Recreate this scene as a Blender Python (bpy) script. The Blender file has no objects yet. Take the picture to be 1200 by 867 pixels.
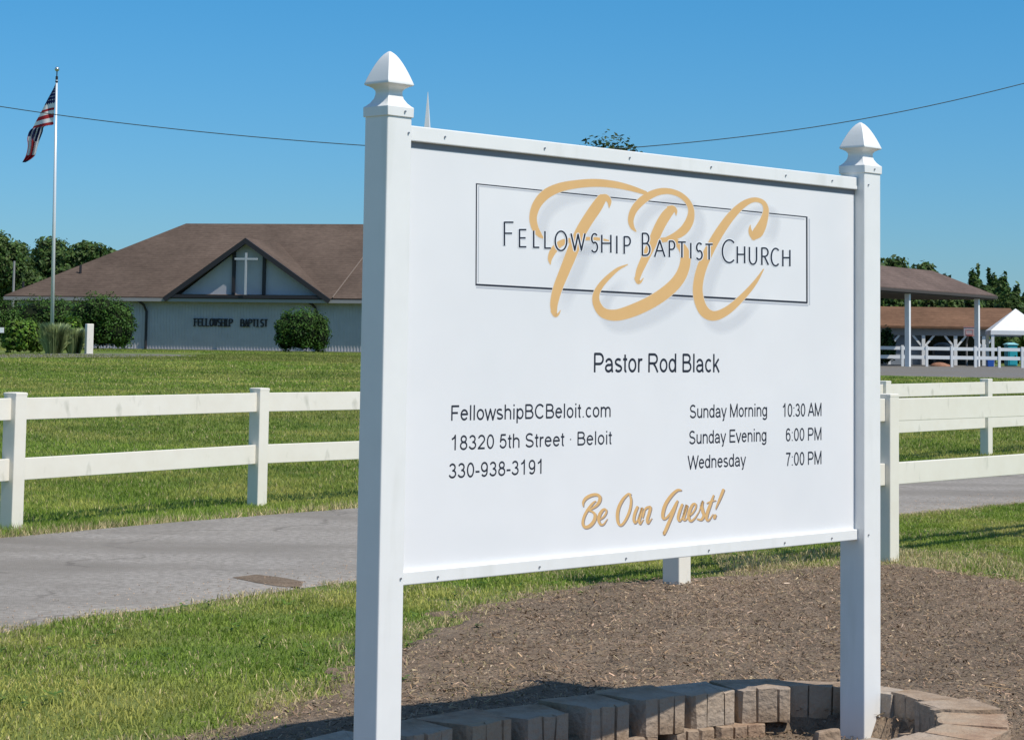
import bpy, math, random
import numpy as np
from mathutils import Vector, Matrix
R = random.Random(7)
NR = np.random.default_rng(7)
sc = bpy.context.scene
COL = sc.collection

# ------------------------------------------------------------------ camera
F, PITCH, ROLL, CY, H = 2500.0, 0.08321, 0.01366, 195.22, 1.4405
cd = bpy.data.cameras.new('camera'); cam = bpy.data.objects.new('camera', cd); COL.objects.link(cam)
cd.sensor_width = 36; cd.lens = F / 1200 * 36; cd.shift_y = (CY - 433.5) / 1200
cd.clip_start = 0.1; cd.clip_end = 5000
CM = Matrix.Translation((0, 0, H)) @ Matrix.Rotation(math.pi / 2 + PITCH, 4, 'X') @ Matrix.Rotation(ROLL, 4, 'Z')
cam.matrix_world = CM
sc.camera = cam
C3 = CM.to_3x3()

# ------------------------------------------------------------------ light
SUN = Vector((0.86, -0.56, 1.56)).normalized()
w = bpy.data.worlds.new('World'); sc.world = w; w.use_nodes = True
nt = w.node_tree; bg = nt.nodes['Background']
sky = nt.nodes.new('ShaderNodeTexSky'); sky.sky_type = 'NISHITA'; sky.sun_disc = False
sky.sun_elevation = math.asin(SUN.z); sky.sun_rotation = math.atan2(SUN.x, SUN.y)
sky.altitude = 0; sky.air_density = 1.0; sky.dust_density = 0.25; sky.ozone_density = 2.2
_g = nt.nodes.new('ShaderNodeTexCoord'); _x = nt.nodes.new('ShaderNodeSeparateXYZ'); _r = nt.nodes.new('ShaderNodeValToRGB'); _m = nt.nodes.new('ShaderNodeMix')
nt.links.new(_g.outputs['Generated'], _x.inputs[0]); nt.links.new(_x.outputs['Z'], _r.inputs[0])
_e = _r.color_ramp.elements; _e[0].position = 0; _e[0].color = (.35, .55, .81, 1); _e[1].position = .16; _e[1].color = (.225, .63, .895, 1); _z = _e.new(.55); _z.color = (.82, .95, 1, 1)   # clear, dry late-summer blue
_m.data_type = 'RGBA'; _m.blend_type = 'MULTIPLY'; _m.inputs[0].default_value = 1
nt.links.new(sky.outputs[0], _m.inputs[6]); nt.links.new(_r.outputs[0], _m.inputs[7])
nt.links.new(_m.outputs[2], bg.inputs[0]); bg.inputs[1].default_value = 0.123
sl = bpy.data.lights.new('sun', 'SUN'); sl.energy = 4.35; sl.angle = math.radians(0.53); sl.color = (1, .94, .84)
so = bpy.data.objects.new('sun', sl); COL.objects.link(so); so.rotation_euler = SUN.to_track_quat('Z', 'Y').to_euler()
so.location = (20, -10, 40)
vs = sc.view_settings; vs.view_transform = 'Standard'; vs.look = 'None'; vs.exposure = 0.06; vs.gamma = 1
vs.use_curve_mapping = False

# ------------------------------------------------------------------ helpers
def ray(px, py):
    return (C3 @ Vector(((px - 600) / F, -(py - CY) / F, -1))).normalized()
def at(px, py, y):
    d = ray(px, py); return Vector((0, 0, H)) + d * (y / d.y)
def smooth(t):
    t = np.clip(t, 0, 1); return t * t * (3 - 2 * t) * .35 + t * .65
def terr(x, y):
    x = np.asarray(x, float); y = np.asarray(y, float)
    top = np.interp(x, [-30, 0, 12, 40], [.93, .9, .62, .6])
    y0 = np.clip(24 + .3 * x, 21.5, 36)
    return top * smooth((y - y0) / (72 - y0))
def g(px, py):
    d = ray(px, py); o = Vector((0, 0, H)); a, b = 1.0, 400.0
    t = a; prev = a
    while t < 400:
        p = o + d * t
        if p.z < float(terr(p.x, p.y)): break
        prev = t; t *= 1.02
    lo, hi = prev, t
    for _ in range(30):
        m = (lo + hi) / 2; p = o + d * m
        if p.z < float(terr(p.x, p.y)): hi = m
        else: lo = m
    p = o + d * hi; return Vector((p.x, p.y, float(terr(p.x, p.y))))
def tz(x, y): return float(terr(x, y))

def tag(o, label=None, cat=None, group=None, kind=None):
    if label: o['label'] = label
    if cat: o['category'] = cat
    if group: o['group'] = group
    if kind: o['kind'] = kind
    return o
def empty(name, loc=(0, 0, 0), rz=0, label=None, cat=None, group=None):
    o = bpy.data.objects.new(name, None); COL.objects.link(o); o.location = loc; o.rotation_euler = (0, 0, rz)
    o.empty_display_size = .2
    return tag(o, label, cat, group)
def mesh_obj(name, me, mats, parent=None):
    for m in (mats if isinstance(mats, (list, tuple)) else [mats]): me.materials.append(m)
    o = bpy.data.objects.new(name, me); COL.objects.link(o)
    if parent: o.parent = parent
    return o
class MB:
    def __init__(s): s.v = []; s.f = []; s.m = []
    def add(s, vs_, fs, mi=0):
        n = len(s.v); s.v += [tuple(v) for v in vs_]; s.f += [tuple(i + n for i in f) for f in fs]; s.m += [mi] * len(fs)
    def box(s, x0, x1, y0, y1, z0, z1, mi=0, M=None):
        vs_ = [Vector((x, y, z)) for x in (x0, x1) for y in (y0, y1) for z in (z0, z1)]
        if M: vs_ = [M @ v for v in vs_]
        s.add(vs_, [(0, 1, 3, 2), (4, 6, 7, 5), (0, 4, 5, 1), (2, 3, 7, 6), (0, 2, 6, 4), (1, 5, 7, 3)], mi)
    def prism(s, poly, z0, z1, mi=0, M=None):      # poly in xy
        n = len(poly)
        vs_ = [Vector((p[0], p[1], z0)) for p in poly] + [Vector((p[0], p[1], z1)) for p in poly]
        if M: vs_ = [M @ v for v in vs_]
        s.add(vs_, [tuple(reversed(range(n))), tuple(range(n, 2 * n))] + [(i, (i + 1) % n, n + (i + 1) % n, n + i) for i in range(n)], mi)
    def tube(s, pts, rad, n=8, mi=0, cap=True):
        pts = [Vector(p) for p in pts]; rings = []
        for i, p in enumerate(pts):
            t = (pts[min(i + 1, len(pts) - 1)] - pts[max(i - 1, 0)]).normalized()
            a = Vector((0, 0, 1)) if abs(t.z) < .9 else Vector((1, 0, 0))
            u = t.cross(a).normalized(); v = t.cross(u).normalized()
            r = rad[i] if isinstance(rad, (list, tuple)) else rad
            rings.append([p + (u * math.cos(2 * math.pi * k / n) + v * math.sin(2 * math.pi * k / n)) * r for k in range(n)])
        fs = [(i * n + k, i * n + (k + 1) % n, (i + 1) * n + (k + 1) % n, (i + 1) * n + k) for i in range(len(pts) - 1) for k in range(n)]
        if cap: fs += [tuple(reversed(range(n))), tuple((len(pts) - 1) * n + k for k in range(n))]
        s.add([v for r_ in rings for v in r_], fs, mi)
    def sqloft(s, prof, mi=0, cx=0, cy=0):         # square sections: (half width, z)
        vs_ = []; fs = []
        for h, z in prof: vs_ += [(cx - h, cy - h, z), (cx + h, cy - h, z), (cx + h, cy + h, z), (cx - h, cy + h, z)]
        for i in range(len(prof) - 1):
            for k in range(4): fs.append((i * 4 + k, i * 4 + (k + 1) % 4, i * 4 + 4 + (k + 1) % 4, i * 4 + 4 + k))
        fs += [(3, 2, 1, 0), tuple(len(prof) * 4 - 4 + k for k in range(4))]
        s.add(vs_, fs, mi)
    def sphere(s, c, r, n=12, m=8, mi=0, sc3=(1, 1, 1)):
        vs_ = []; fs = []
        for i in range(m + 1):
            th = math.pi * i / m
            for k in range(n):
                ph = 2 * math.pi * k / n
                vs_.append((c[0] + r * sc3[0] * math.sin(th) * math.cos(ph), c[1] + r * sc3[1] * math.sin(th) * math.sin(ph), c[2] + r * sc3[2] * math.cos(th)))
        for i in range(m):
            for k in range(n): fs.append((i * n + k, (i + 1) * n + k, (i + 1) * n + (k + 1) % n, i * n + (k + 1) % n))
        s.add(vs_, fs, mi)
    def build(s, name, mats, parent=None, bevel=0, smooth_=False):
        me = bpy.data.meshes.new(name); me.from_pydata(s.v, [], s.f)
        o = mesh_obj(name, me, mats, parent)
        if any(s.m): me.polygons.foreach_set('material_index', s.m)
        me.validate()
        if smooth_: me.polygons.foreach_set('use_smooth', [True] * len(me.polygons))
        if bevel:
            b = o.modifiers.new('bevel', 'BEVEL'); b.width = bevel; b.segments = 2; b.limit_method = 'ANGLE'; b.angle_limit = math.radians(35)
        return o
def np_mesh(name, verts, faces_flat, nper, cols=None):
    """verts (N,3), faces as (M,nper) index array, cols (N,3) -> mesh"""
    me = bpy.data.meshes.new(name)
    M = len(faces_flat)
    me.vertices.add(len(verts)); me.vertices.foreach_set('co', verts.astype(np.float32).ravel())
    me.loops.add(M * nper); me.loops.foreach_set('vertex_index', faces_flat.astype(np.int32).ravel())
    me.polygons.add(M); me.polygons.foreach_set('loop_start', np.arange(0, M * nper, nper, dtype=np.int32))
    me.polygons.foreach_set('loop_total', np.full(M, nper, dtype=np.int32))
    me.update(calc_edges=True)
    if cols is not None:
        ca = me.color_attributes.new('tint', 'FLOAT_COLOR', 'POINT')
        c4 = np.ones((len(verts), 4), np.float32); c4[:, :3] = cols; ca.data.foreach_set('color', c4.ravel())
    return me

# ------------------------------------------------------------------ materials
def new_mat(name, col, rough=.6, spec=.5, metal=0):
    m = bpy.data.materials.new(name); m.use_nodes = True
    b = m.node_tree.nodes['Principled BSDF']
    b.inputs['Base Color'].default_value = (*col, 1); b.inputs['Roughness'].default_value = rough
    b.inputs['Specular IOR Level'].default_value = spec; b.inputs['Metallic'].default_value = metal
    return m
def noise_mat(name, cols, scale=5, rough=.8, spec=.3, bump=0, bscale=None, detail=6, pos=None, stretch=None, world=False, second=None):
    """procedural: noise -> colour ramp, optional second large scale blotch layer, optional bump"""
    m = new_mat(name, cols[0], rough, spec); T = m.node_tree; N = T.nodes; L = T.links; b = N['Principled BSDF']
    tc = N.new('ShaderNodeNewGeometry') if world else N.new('ShaderNodeTexCoord')
    src = tc.outputs['Position'] if world else tc.outputs['Object']
    mp = N.new('ShaderNodeMapping'); L.new(src, mp.inputs[0])
    if stretch: mp.inputs['Scale'].default_value = stretch
    n = N.new('ShaderNodeTexNoise'); n.inputs['Scale'].default_value = scale; n.inputs['Detail'].default_value = detail; n.inputs['Roughness'].default_value = .65
    L.new(mp.outputs[0], n.inputs['Vector'])
    cr = N.new('ShaderNodeValToRGB'); L.new(n.outputs[0], cr.inputs[0]); e = cr.color_ramp.elements
    pos = pos or [.3 + .4 * i / (len(cols) - 1) for i in range(len(cols))]
    e[0].position = pos[0]; e[0].color = (*cols[0], 1); e[1].position = pos[-1]; e[1].color = (*cols[-1], 1)
    for i in range(1, len(cols) - 1):
        x = e.new(pos[i]); x.color = (*cols[i], 1)
    out = cr.outputs[0]
    if second:
        n2 = N.new('ShaderNodeTexNoise'); n2.inputs['Scale'].default_value = second[0]; n2.inputs['Detail'].default_value = 4
        mp2 = N.new('ShaderNodeMapping'); L.new(src, mp2.inputs[0])
        if len(second) > 4: mp2.inputs['Scale'].default_value = second[4]
        L.new(mp2.outputs[0], n2.inputs['Vector'])
        r2 = N.new('ShaderNodeValToRGB'); L.new(n2.outputs[0], r2.inputs[0]); r2.color_ramp.elements[0].position = second[2]; r2.color_ramp.elements[1].position = second[3]
        mx = N.new('ShaderNodeMix'); mx.data_type = 'RGBA'; L.new(r2.outputs[0], mx.inputs[0]); L.new(out, mx.inputs[6]); mx.inputs[7].default_value = (*second[1], 1)
        out = mx.outputs[2]
    L.new(out, b.inputs['Base Color'])
    if bump:
        bn = N.new('ShaderNodeTexNoise'); bn.inputs['Scale'].default_value = bscale or scale * 3; bn.inputs['Detail'].default_value = 5
        L.new(mp.outputs[0], bn.inputs['Vector'])
        bp = N.new('ShaderNodeBump'); bp.inputs['Strength'].default_value = bump; bp.inputs['Distance'].default_value = .02
        L.new(bn.outputs[0], bp.inputs['Height']); L.new(bp.outputs[0], b.inputs['Normal'])
    return m
def leaf_mat(name, base, trans=.25, rough=.6, spec=.25):
    """foliage: per-leaf tint attribute times base, with a translucent share"""
    m = new_mat(name, base, rough, spec); T = m.node_tree; N = T.nodes; L = T.links; b = N['Principled BSDF']
    a = N.new('ShaderNodeAttribute'); a.attribute_name = 'tint'
    mx = N.new('ShaderNodeMix'); mx.data_type = 'RGBA'; mx.blend_type = 'MULTIPLY'; mx.inputs[0].default_value = 1
    mx.inputs[6].default_value = (*base, 1); L.new(a.outputs['Color'], mx.inputs[7]); L.new(mx.outputs[2], b.inputs['Base Color'])
    tr = N.new('ShaderNodeBsdfTranslucent'); L.new(mx.outputs[2], tr.inputs[0])
    ms = N.new('ShaderNodeMixShader'); ms.inputs[0].default_value = trans
    L.new(b.outputs[0], ms.inputs[1]); L.new(tr.outputs[0], ms.inputs[2]); L.new(ms.outputs[0], N['Material Output'].inputs[0])
    return m

M_pvc = noise_mat('white_vinyl', [(.79, .79, .78), (.83, .83, .82)], 6, .33, .5, bump=.03, bscale=3, detail=3, second=(2.1, (.70, .70, .67), .55, .85, (6, 6, 1)))
M_panel = noise_mat('sign_face', [(.78, .78, .795), (.81, .81, .825)], 3, .4, .45, bump=.02, bscale=2, detail=2, second=(1.6, (.745, .755, .775), .45, .8))
M_fence = noise_mat('fence_vinyl', [(.77, .72, .62), (.82, .78, .69)], 4, .45, .4, bump=.05, bscale=4, second=(5, (.52, .50, .42), .62, .82, (2, 2, .8)))
M_farwhite = noise_mat('far_white_paint', [(.74, .75, .76), (.82, .83, .84)], 2, .5, .3)
M_black = new_mat('black_print', (.018, .02, .035), .5)
M_white_print = new_mat('white_print', (.80, .82, .86), .45)
M_grey_print = new_mat('grey_print', (.50, .52, .57), .5)
M_gold = noise_mat('gold_print', [(.70, .43, .18), (.76, .48, .21)], 5, .45, .4)
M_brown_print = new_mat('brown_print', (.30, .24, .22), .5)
M_screw = new_mat('screw_steel', (.34, .34, .37), .4, .5, .8)
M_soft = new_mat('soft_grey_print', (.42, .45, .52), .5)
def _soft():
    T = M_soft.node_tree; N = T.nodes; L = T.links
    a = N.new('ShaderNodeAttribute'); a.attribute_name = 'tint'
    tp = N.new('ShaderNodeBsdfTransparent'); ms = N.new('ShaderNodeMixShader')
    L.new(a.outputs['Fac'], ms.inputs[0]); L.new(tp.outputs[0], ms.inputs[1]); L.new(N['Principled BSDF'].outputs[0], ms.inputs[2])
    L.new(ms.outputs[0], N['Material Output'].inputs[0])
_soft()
M_block = noise_mat('tan_stone', [(.21, .15, .10), (.31, .22, .15), (.42, .32, .225)], 9, .92, .15, bump=.6, bscale=38, second=(4, (.36, .29, .23), .4, .7))
M_block2 = noise_mat('pale_stone', [(.30, .24, .19), (.40, .335, .27), (.50, .43, .37)], 9, .92, .15, bump=.6, bscale=38, second=(4, (.40, .31, .23), .45, .7))
M_block3 = noise_mat('rose_stone', [(.24, .155, .11), (.35, .24, .165), (.42, .31, .225)], 9, .92, .15, bump=.6, bscale=38, second=(5, (.34, .27, .20), .45, .7))
M_grassland = noise_mat('lawn', [(.06, .095, .020), (.10, .15, .032), (.14, .18, .045), (.19, .20, .07)], 1.1, .95, .1, bump=.6, bscale=14, world=True, detail=9,
                        second=(.20, (.19, .18, .07), .48, .85, (.6, 2.2, 1)))
M_asphalt = noise_mat('worn_asphalt', [(.15, .138, .122), (.29, .268, .243), (.40, .37, .34)], 24, .93, .2, bump=.5, bscale=120, world=True, detail=8, pos=[.22, .5, .75],
                      second=(.9, (.21, .192, .17), .45, .7, (.5, 1, 1)))
def _cracks(m):
    T = m.node_tree; N = T.nodes; L = T.links; b = N['Principled BSDF']; src = b.inputs['Base Color'].links[0].from_socket
    ge = N.new('ShaderNodeNewGeometry'); nz = N.new('ShaderNodeTexNoise'); nz.inputs['Scale'].default_value = 1.5; nz.inputs['Detail'].default_value = 6
    L.new(ge.outputs['Position'], nz.inputs['Vector']); ad = N.new('ShaderNodeVectorMath'); ad.operation = 'MULTIPLY_ADD'; L.new(nz.outputs['Color'], ad.inputs[0]); ad.inputs[1].default_value = (.9, .9, .9); L.new(ge.outputs['Position'], ad.inputs[2])
    vo = N.new('ShaderNodeTexVoronoi'); vo.feature = 'DISTANCE_TO_EDGE'; vo.inputs['Scale'].default_value = .42; L.new(ad.outputs[0], vo.inputs['Vector'])
    mr = N.new('ShaderNodeMapRange'); mr.inputs['From Min'].default_value = .003; mr.inputs['From Max'].default_value = .012; mr.inputs['To Min'].default_value = .42; mr.inputs['To Max'].default_value = 0; L.new(vo.outputs['Distance'], mr.inputs['Value'])
    n2 = N.new('ShaderNodeTexNoise'); n2.inputs['Scale'].default_value = .8; L.new(ge.outputs['Position'], n2.inputs['Vector'])
    gt = N.new('ShaderNodeMapRange'); gt.inputs['From Min'].default_value = .45; gt.inputs['From Max'].default_value = .55; L.new(n2.outputs[0], gt.inputs['Value'])
    mu = N.new('ShaderNodeMath'); mu.operation = 'MULTIPLY'; L.new(mr.outputs[0], mu.inputs[0]); L.new(gt.outputs[0], mu.inputs[1])
    mx = N.new('ShaderNodeMix'); mx.data_type = 'RGBA'; L.new(mu.outputs[0], mx.inputs[0]); L.new(src, mx.inputs[6]); mx.inputs[7].default_value = (.09, .08, .07, 1); L.new(mx.outputs[2], b.inputs['Base Color'])
_cracks(M_asphalt)
M_dirt = noise_mat('bare_soil', [(.14, .100, .070), (.215, .160, .116), (.27, .21, .155)], 9, .97, .1, bump=1, bscale=50, world=True, detail=9,
                   second=(1.2, (.15, .118, .088), .4, .8))
M_chip = leaf_mat('wood_chip', (.305, .222, .158), 0, .9, .1)
M_blade = leaf_mat('grass_blade', (1, 1, 1), .3, .55, .25)
M_leaf = leaf_mat('dark_leaf', (.046, .078, .018), .25)
M_leaf_far = leaf_mat('far_leaf', (.06, .108, .03), .25)
M_hedge = leaf_mat('hedge_leaf', (.05, .115, .02), .25)
M_hedge_y = leaf_mat('yellow_green_leaf', (.105, .20, .03), .25)
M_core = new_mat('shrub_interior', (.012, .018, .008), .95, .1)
M_bark = noise_mat('bark', [(.06, .045, .035), (.13, .10, .08)], 6, .95, .1, bump=.6, stretch=(1, 1, .2))
M_metalpole = new_mat('pole_paint', (.72, .74, .76), .35, .5, .2)
M_wall = noise_mat('church_siding', [(.40, .395, .42), (.46, .455, .48)], 1.5, .7, .3)
M_dark = new_mat('dark_trim', (.018, .016, .02), .6)
M_letter = new_mat('letter_iron', (.012, .010, .016), .6)
M_gutter = new_mat('gutter', (.28, .27, .27), .5)
M_wire = new_mat('cable_black', (.03, .05, .055), .6)

def roof_mat(name, c, tone=1.0):
    m = new_mat(name, c, .95, .1); T = m.node_tree; N = T.nodes; L = T.links; b = N['Principled BSDF']
    tc = N.new('ShaderNodeTexCoord')
    n = N.new('ShaderNodeTexNoise'); n.inputs['Scale'].default_value = 3.0; n.inputs['Detail'].default_value = 8; n.inputs['Roughness'].default_value = .75
    mp = N.new('ShaderNodeMapping'); mp.inputs['Scale'].default_value = (1, 1, 3.5); L.new(tc.outputs['Object'], mp.inputs[0]); L.new(mp.outputs[0], n.inputs['Vector'])
    cr = N.new('ShaderNodeValToRGB'); e = cr.color_ramp.elements
    e[0].position = .3; e[0].color = (c[0] * .72, c[1] * .72, c[2] * .72, 1); e[1].position = .72; e[1].color = (c[0] * 1.3, c[1] * 1.3, c[2] * 1.3, 1)
    L.new(n.outputs[0], cr.inputs[0])
    n2 = N.new('ShaderNodeTexNoise'); n2.inputs['Scale'].default_value = .35; n2.inputs['Detail'].default_value = 5; L.new(tc.outputs['Object'], n2.inputs['Vector'])
    wv = N.new('ShaderNodeTexWave'); wv.bands_direction = 'Z'; wv.inputs['Scale'].default_value = 2.6; wv.inputs['Distortion'].default_value = 1.2; wv.inputs['Detail Scale'].default_value = 3; L.new(tc.outputs['Object'], wv.inputs['Vector'])
    ad = N.new('ShaderNodeMath'); ad.operation = 'MULTIPLY_ADD'; L.new(wv.outputs['Fac'], ad.inputs[0]); ad.inputs[1].default_value = .16; L.new(n2.outputs[0], ad.inputs[2])
    mr = N.new('ShaderNodeMapRange'); mr.inputs['From Min'].default_value = .35; mr.inputs['From Max'].default_value = .8; mr.inputs['To Min'].default_value = .8; mr.inputs['To Max'].default_value = 1.25; L.new(ad.outputs[0], mr.inputs['Value'])
    mx = N.new('ShaderNodeMix'); mx.data_type = 'RGBA'; mx.blend_type = 'MULTIPLY'; mx.inputs[0].default_value = 1; L.new(cr.outputs[0], mx.inputs[6]); L.new(mr.outputs[0], mx.inputs[7]); L.new(mx.outputs[2], b.inputs['Base Color'])
    return m
M_roof = roof_mat('brown_shingle', (.102, .075, .060))
M_roof2 = roof_mat('rust_shingle', (.155, .088, .055))
M_roof3 = roof_mat('grey_brown_shingle', (.13, .095, .082))

# ------------------------------------------------------------------ plan lines (world metres)
NEAR = [g(0, 742), g(100, 722), g(200, 712), g(300, 697), g(415, 681), g(1055, 603), g(1200, 590)]
FAR = [g(0, 631), g(200, 613), g(415, 596), g(1160, 549), g(1200, 545.5)]
def ext(P):
    P = list(P); a, b = P[0], P[1]; d = (a - b).normalized(); P.insert(0, a + d * 30)
    a, b = P[-1], P[-3]; d = (a - b).normalized(); P.append(a + d * 28); return P
NEARP, FARP = ext(NEAR), ext(FAR)
def yline(P, x):
    return np.interp(x, [p.x for p in P], [p.y for p in P])
DIRT = [g(290, 890), g(372, 853), g(430, 826), g(480, 800), g(512, 765), g(560, 736), g(620, 713), g(700, 696), g(790, 688), g(880, 682), g(960, 672), g(1040, 668), g(1200, 690)]
DIRT = [Vector((d.x, d.y, 0)) for d in DIRT]
DIRTP = DIRT + [Vector((5.2, 13.2, 0)), Vector((6.5, 11, 0)), Vector((6, 3.2, 0)), Vector((-2.5, 3.2, 0)), Vector((-3.2, 5.5, 0))]
def inside(P, x, y):
    r = np.zeros(x.shape, bool); n = len(P)
    for i in range(n):
        a, b = P[i], P[(i + 1) % n]
        c = ((a.y > y) != (b.y > y)) & (x < (b.x - a.x) * (y - a.y) / (b.y - a.y + 1e-12) + a.x)
        r ^= c
    return r
def soil_depth(x, y):
    """signed distance to the lawn edge of the soil bed, positive inside the bed"""
    d = np.full(x.shape, 1e9)
    for a, b in zip(DIRT, DIRT[1:] + [DIRTP[len(DIRT)]]):
        ax, ay, bx, by = a.x, a.y, b.x, b.y; L2 = (bx - ax) ** 2 + (by - ay) ** 2
        t = np.clip(((x - ax) * (bx - ax) + (y - ay) * (by - ay)) / L2, 0, 1)
        d = np.minimum(d, np.hypot(x - ax - t * (bx - ax), y - ay - t * (by - ay)))
    return np.where(inside(DIRTP, x, y), d, -d)
def vnoise(x, y, s, seed=0):
    """cheap value noise 0..1"""
    x = x * s + seed * 17.3; y = y * s + seed * 9.1
    xi = np.floor(x); yi = np.floor(y); fx = x - xi; fy = y - yi; fx = fx * fx * (3 - 2 * fx); fy = fy * fy * (3 - 2 * fy)
    h = lambda a, b: np.modf(np.abs(np.sin(a * 127.1 + b * 311.7 + seed) * 43758.5453))[0]
    return (h(xi, yi) * (1 - fx) + h(xi + 1, yi) * fx) * (1 - fy) + (h(xi, yi + 1) * (1 - fx) + h(xi + 1, yi + 1) * fx) * fy

# ------------------------------------------------------------------ ground sheets
def ground():
    xs = np.unique(np.r_[np.arange(-3000, -80, 200), np.arange(-80, -24, 4), np.arange(-24, 36, .5), np.arange(36, 90, 4), np.arange(90, 3001, 200)])
    ys = np.unique(np.r_[np.arange(-600, -20, 60), np.arange(-20, 4, 4), np.arange(4, 80, .5), np.arange(80, 160, 4), np.arange(160, 4001, 200)])
    X, Y = np.meshgrid(xs, ys); Z = terr(X, Y)
    Z = Z - .3 * ((np.abs(X - .3) < 1.8) & (Y > 5.2) & (Y < 8.8) & inside(DIRTP, X - .3, Y + .4))
    V = np.stack([X.ravel(), Y.ravel(), Z.ravel()], 1)
    nx = len(xs); i = np.arange(len(ys) - 1)[:, None] * nx + np.arange(nx - 1)[None]
    i = i.ravel(); Fc = np.stack([i, i + 1, i + nx + 1, i + nx], 1)
    me = np_mesh('ground', V, Fc, 4); me.polygons.foreach_set('use_smooth', [True] * len(me.polygons))
    return tag(mesh_obj('ground', me, M_grassland), kind='structure')
ground()
def strip(name, A, B, mat, dz=.012, step=.5, cross=6):
    """sheet between two polylines given as y = f(x)-like point lists, following the terrain"""
    def resamp(P, n):
        L = [0]
        for a, b in zip(P, P[1:]): L.append(L[-1] + (Vector(b) - Vector(a)).length)
        t = np.linspace(0, L[-1], n)
        return np.stack([np.interp(t, L, [p[0] for p in P]), np.interp(t, L, [p[1] for p in P])], 1)
    n = 220; a, b = resamp(A, n), resamp(B, n)
    s = np.array([0, .012, .2, .4, .6, .8, .988, 1])[None, :, None]; cross = 7
    P = a[:, None] * (1 - s) + b[:, None] * s
    X, Y = P[..., 0].ravel(), P[..., 1].ravel()
    edge = np.tile(np.r_[1, np.zeros(cross - 1), 1], n)
    Z = terr(X, Y) + dz - edge * dz * 1.4
    V = np.stack([X, Y, Z], 1); w_ = cross + 1
    i = (np.arange(n - 1)[:, None] * w_ + np.arange(cross)[None]).ravel()
    Fc = np.stack([i, i + w_, i + w_ + 1, i + 1], 1)
    me = np_mesh(name, V, Fc, 4); me.polygons.foreach_set('use_smooth', [True] * len(me.polygons))
    return tag(mesh_obj(name, me, mat), kind='structure')
strip('driveway', NEARP, FARP, M_asphalt)
m = MB(); pq = [g(272, 679), g(300, 675.5), g(330, 679), g(356, 684), g(352, 690), g(330, 690), g(300, 685)]
m.add([(p_.x, p_.y, .0145) for p_ in pq], [tuple(range(len(pq)))]); tag(m.build('dirt_patch', M_dirt), kind='structure')
n = 3500
x = NR.uniform(-3.4, 5.5, n); y = yline(NEARP, x) + NR.random(n) ** 2.5 * 1.4 - .05; th = NR.uniform(0, 6.28, n); sz_ = NR.uniform(.002, .0065, n)
V = np.stack([np.stack([x + np.cos(th + a) * sz_, y + np.sin(th + a) * sz_, np.full(n, .014) + (0 if q else sz_ * .9)], 1) for a, q in ((0, 1), (2.1, 1), (4.2, 1), (0, 0))], 1)
V[:, 3, :2] = np.stack([x, y], 1); V = V.reshape(-1, 3); i = np.arange(n) * 4
Fc = np.concatenate([np.stack([i, i + 1, i + 3], 1), np.stack([i + 1, i + 2, i + 3], 1), np.stack([i + 2, i, i + 3], 1)])
me = np_mesh('gravel', V, Fc, 3, np.repeat(NR.uniform(.4, 1.9, (n, 1)) * np.ones((1, 3)), 4, 0))
tag(mesh_obj('gravel', me, M_chip), 'loose gravel crumbs along the near edge of the driveway', 'gravel', kind='stuff')
# thin gravel-worn road and lot in front of the far buildings
M_lot = noise_mat('pale_asphalt', [(.13, .125, .12), (.21, .20, .19)], 6, .95, .15, world=True, second=(.3, (.17, .155, .13), .4, .7))
strip('parking_lot', [g(560, 432), g(800, 436), g(1036, 440), g(1200, 444), g(1290, 447)], [g(560, 422.5), g(800, 425), g(1036, 427.5), g(1200, 430), g(1290, 432)], M_lot, .035)
strip('service_road', [g(-120, 419.5), g(0, 419.5), g(90, 419), g(180, 418.5), g(230, 417.5)], [g(-120, 415), g(0, 415.5), g(90, 415), g(180, 415.5), g(230, 416.8)], M_lot, .02)

RINGC = [(.74, 8.3), (1.2, 8.42), (1.5, 8.2), (1.65, 7.9), (1.65, 7.65), (1.5, 7.35), (1.0, 6.9), (0, 6.15), (-.6, 5.7), (-1.0, 5.75), (-.9, 6.3), (-.5, 6.85), (0, 7.5), (.4, 7.95)]
RINGC = [Vector((a, b, 0)) for a, b in RINGC]
# soil bed: gently uneven sheet
def soil():
    xs = np.arange(-3.4, 6.7, .035); ys = np.arange(3, 15, .035)
    X, Y = np.meshgrid(xs, ys); x, y = X.ravel(), Y.ravel()
    wob = (vnoise(x, y, 3, 3) - .5) * .35 + (vnoise(x, y, 11, 5) - .5) * .12
    sd = soil_depth(x, y); ins = sd + wob > -.28
    z = -.012 + .026 * np.clip((sd + .3) / .3, 0, 1) + .02 * vnoise(x, y, 4, 1) + .012 * vnoise(x, y, 14, 2) + .008 * vnoise(x, y, 40, 4)
    z = np.where(ins, z, -.02); z = z - .075 * inside(RINGC, x, y)
    V = np.stack([x, y, z], 1); nx = len(xs)
    i = (np.arange(len(ys) - 1)[:, None] * nx + np.arange(nx - 1)[None]).ravel()
    Fc = np.stack([i, i + 1, i + nx + 1, i + nx], 1)
    keep = ins[Fc].any(1); Fc = Fc[keep]
    used = np.unique(Fc); mp = np.zeros(len(V), int); mp[used] = np.arange(len(used))
    me = np_mesh('soil_bed', V[used], mp[Fc], 4); me.polygons.foreach_set('use_smooth', [True] * len(me.polygons))
    tag(mesh_obj('soil_bed', me, M_dirt), kind='structure')
soil()

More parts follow.
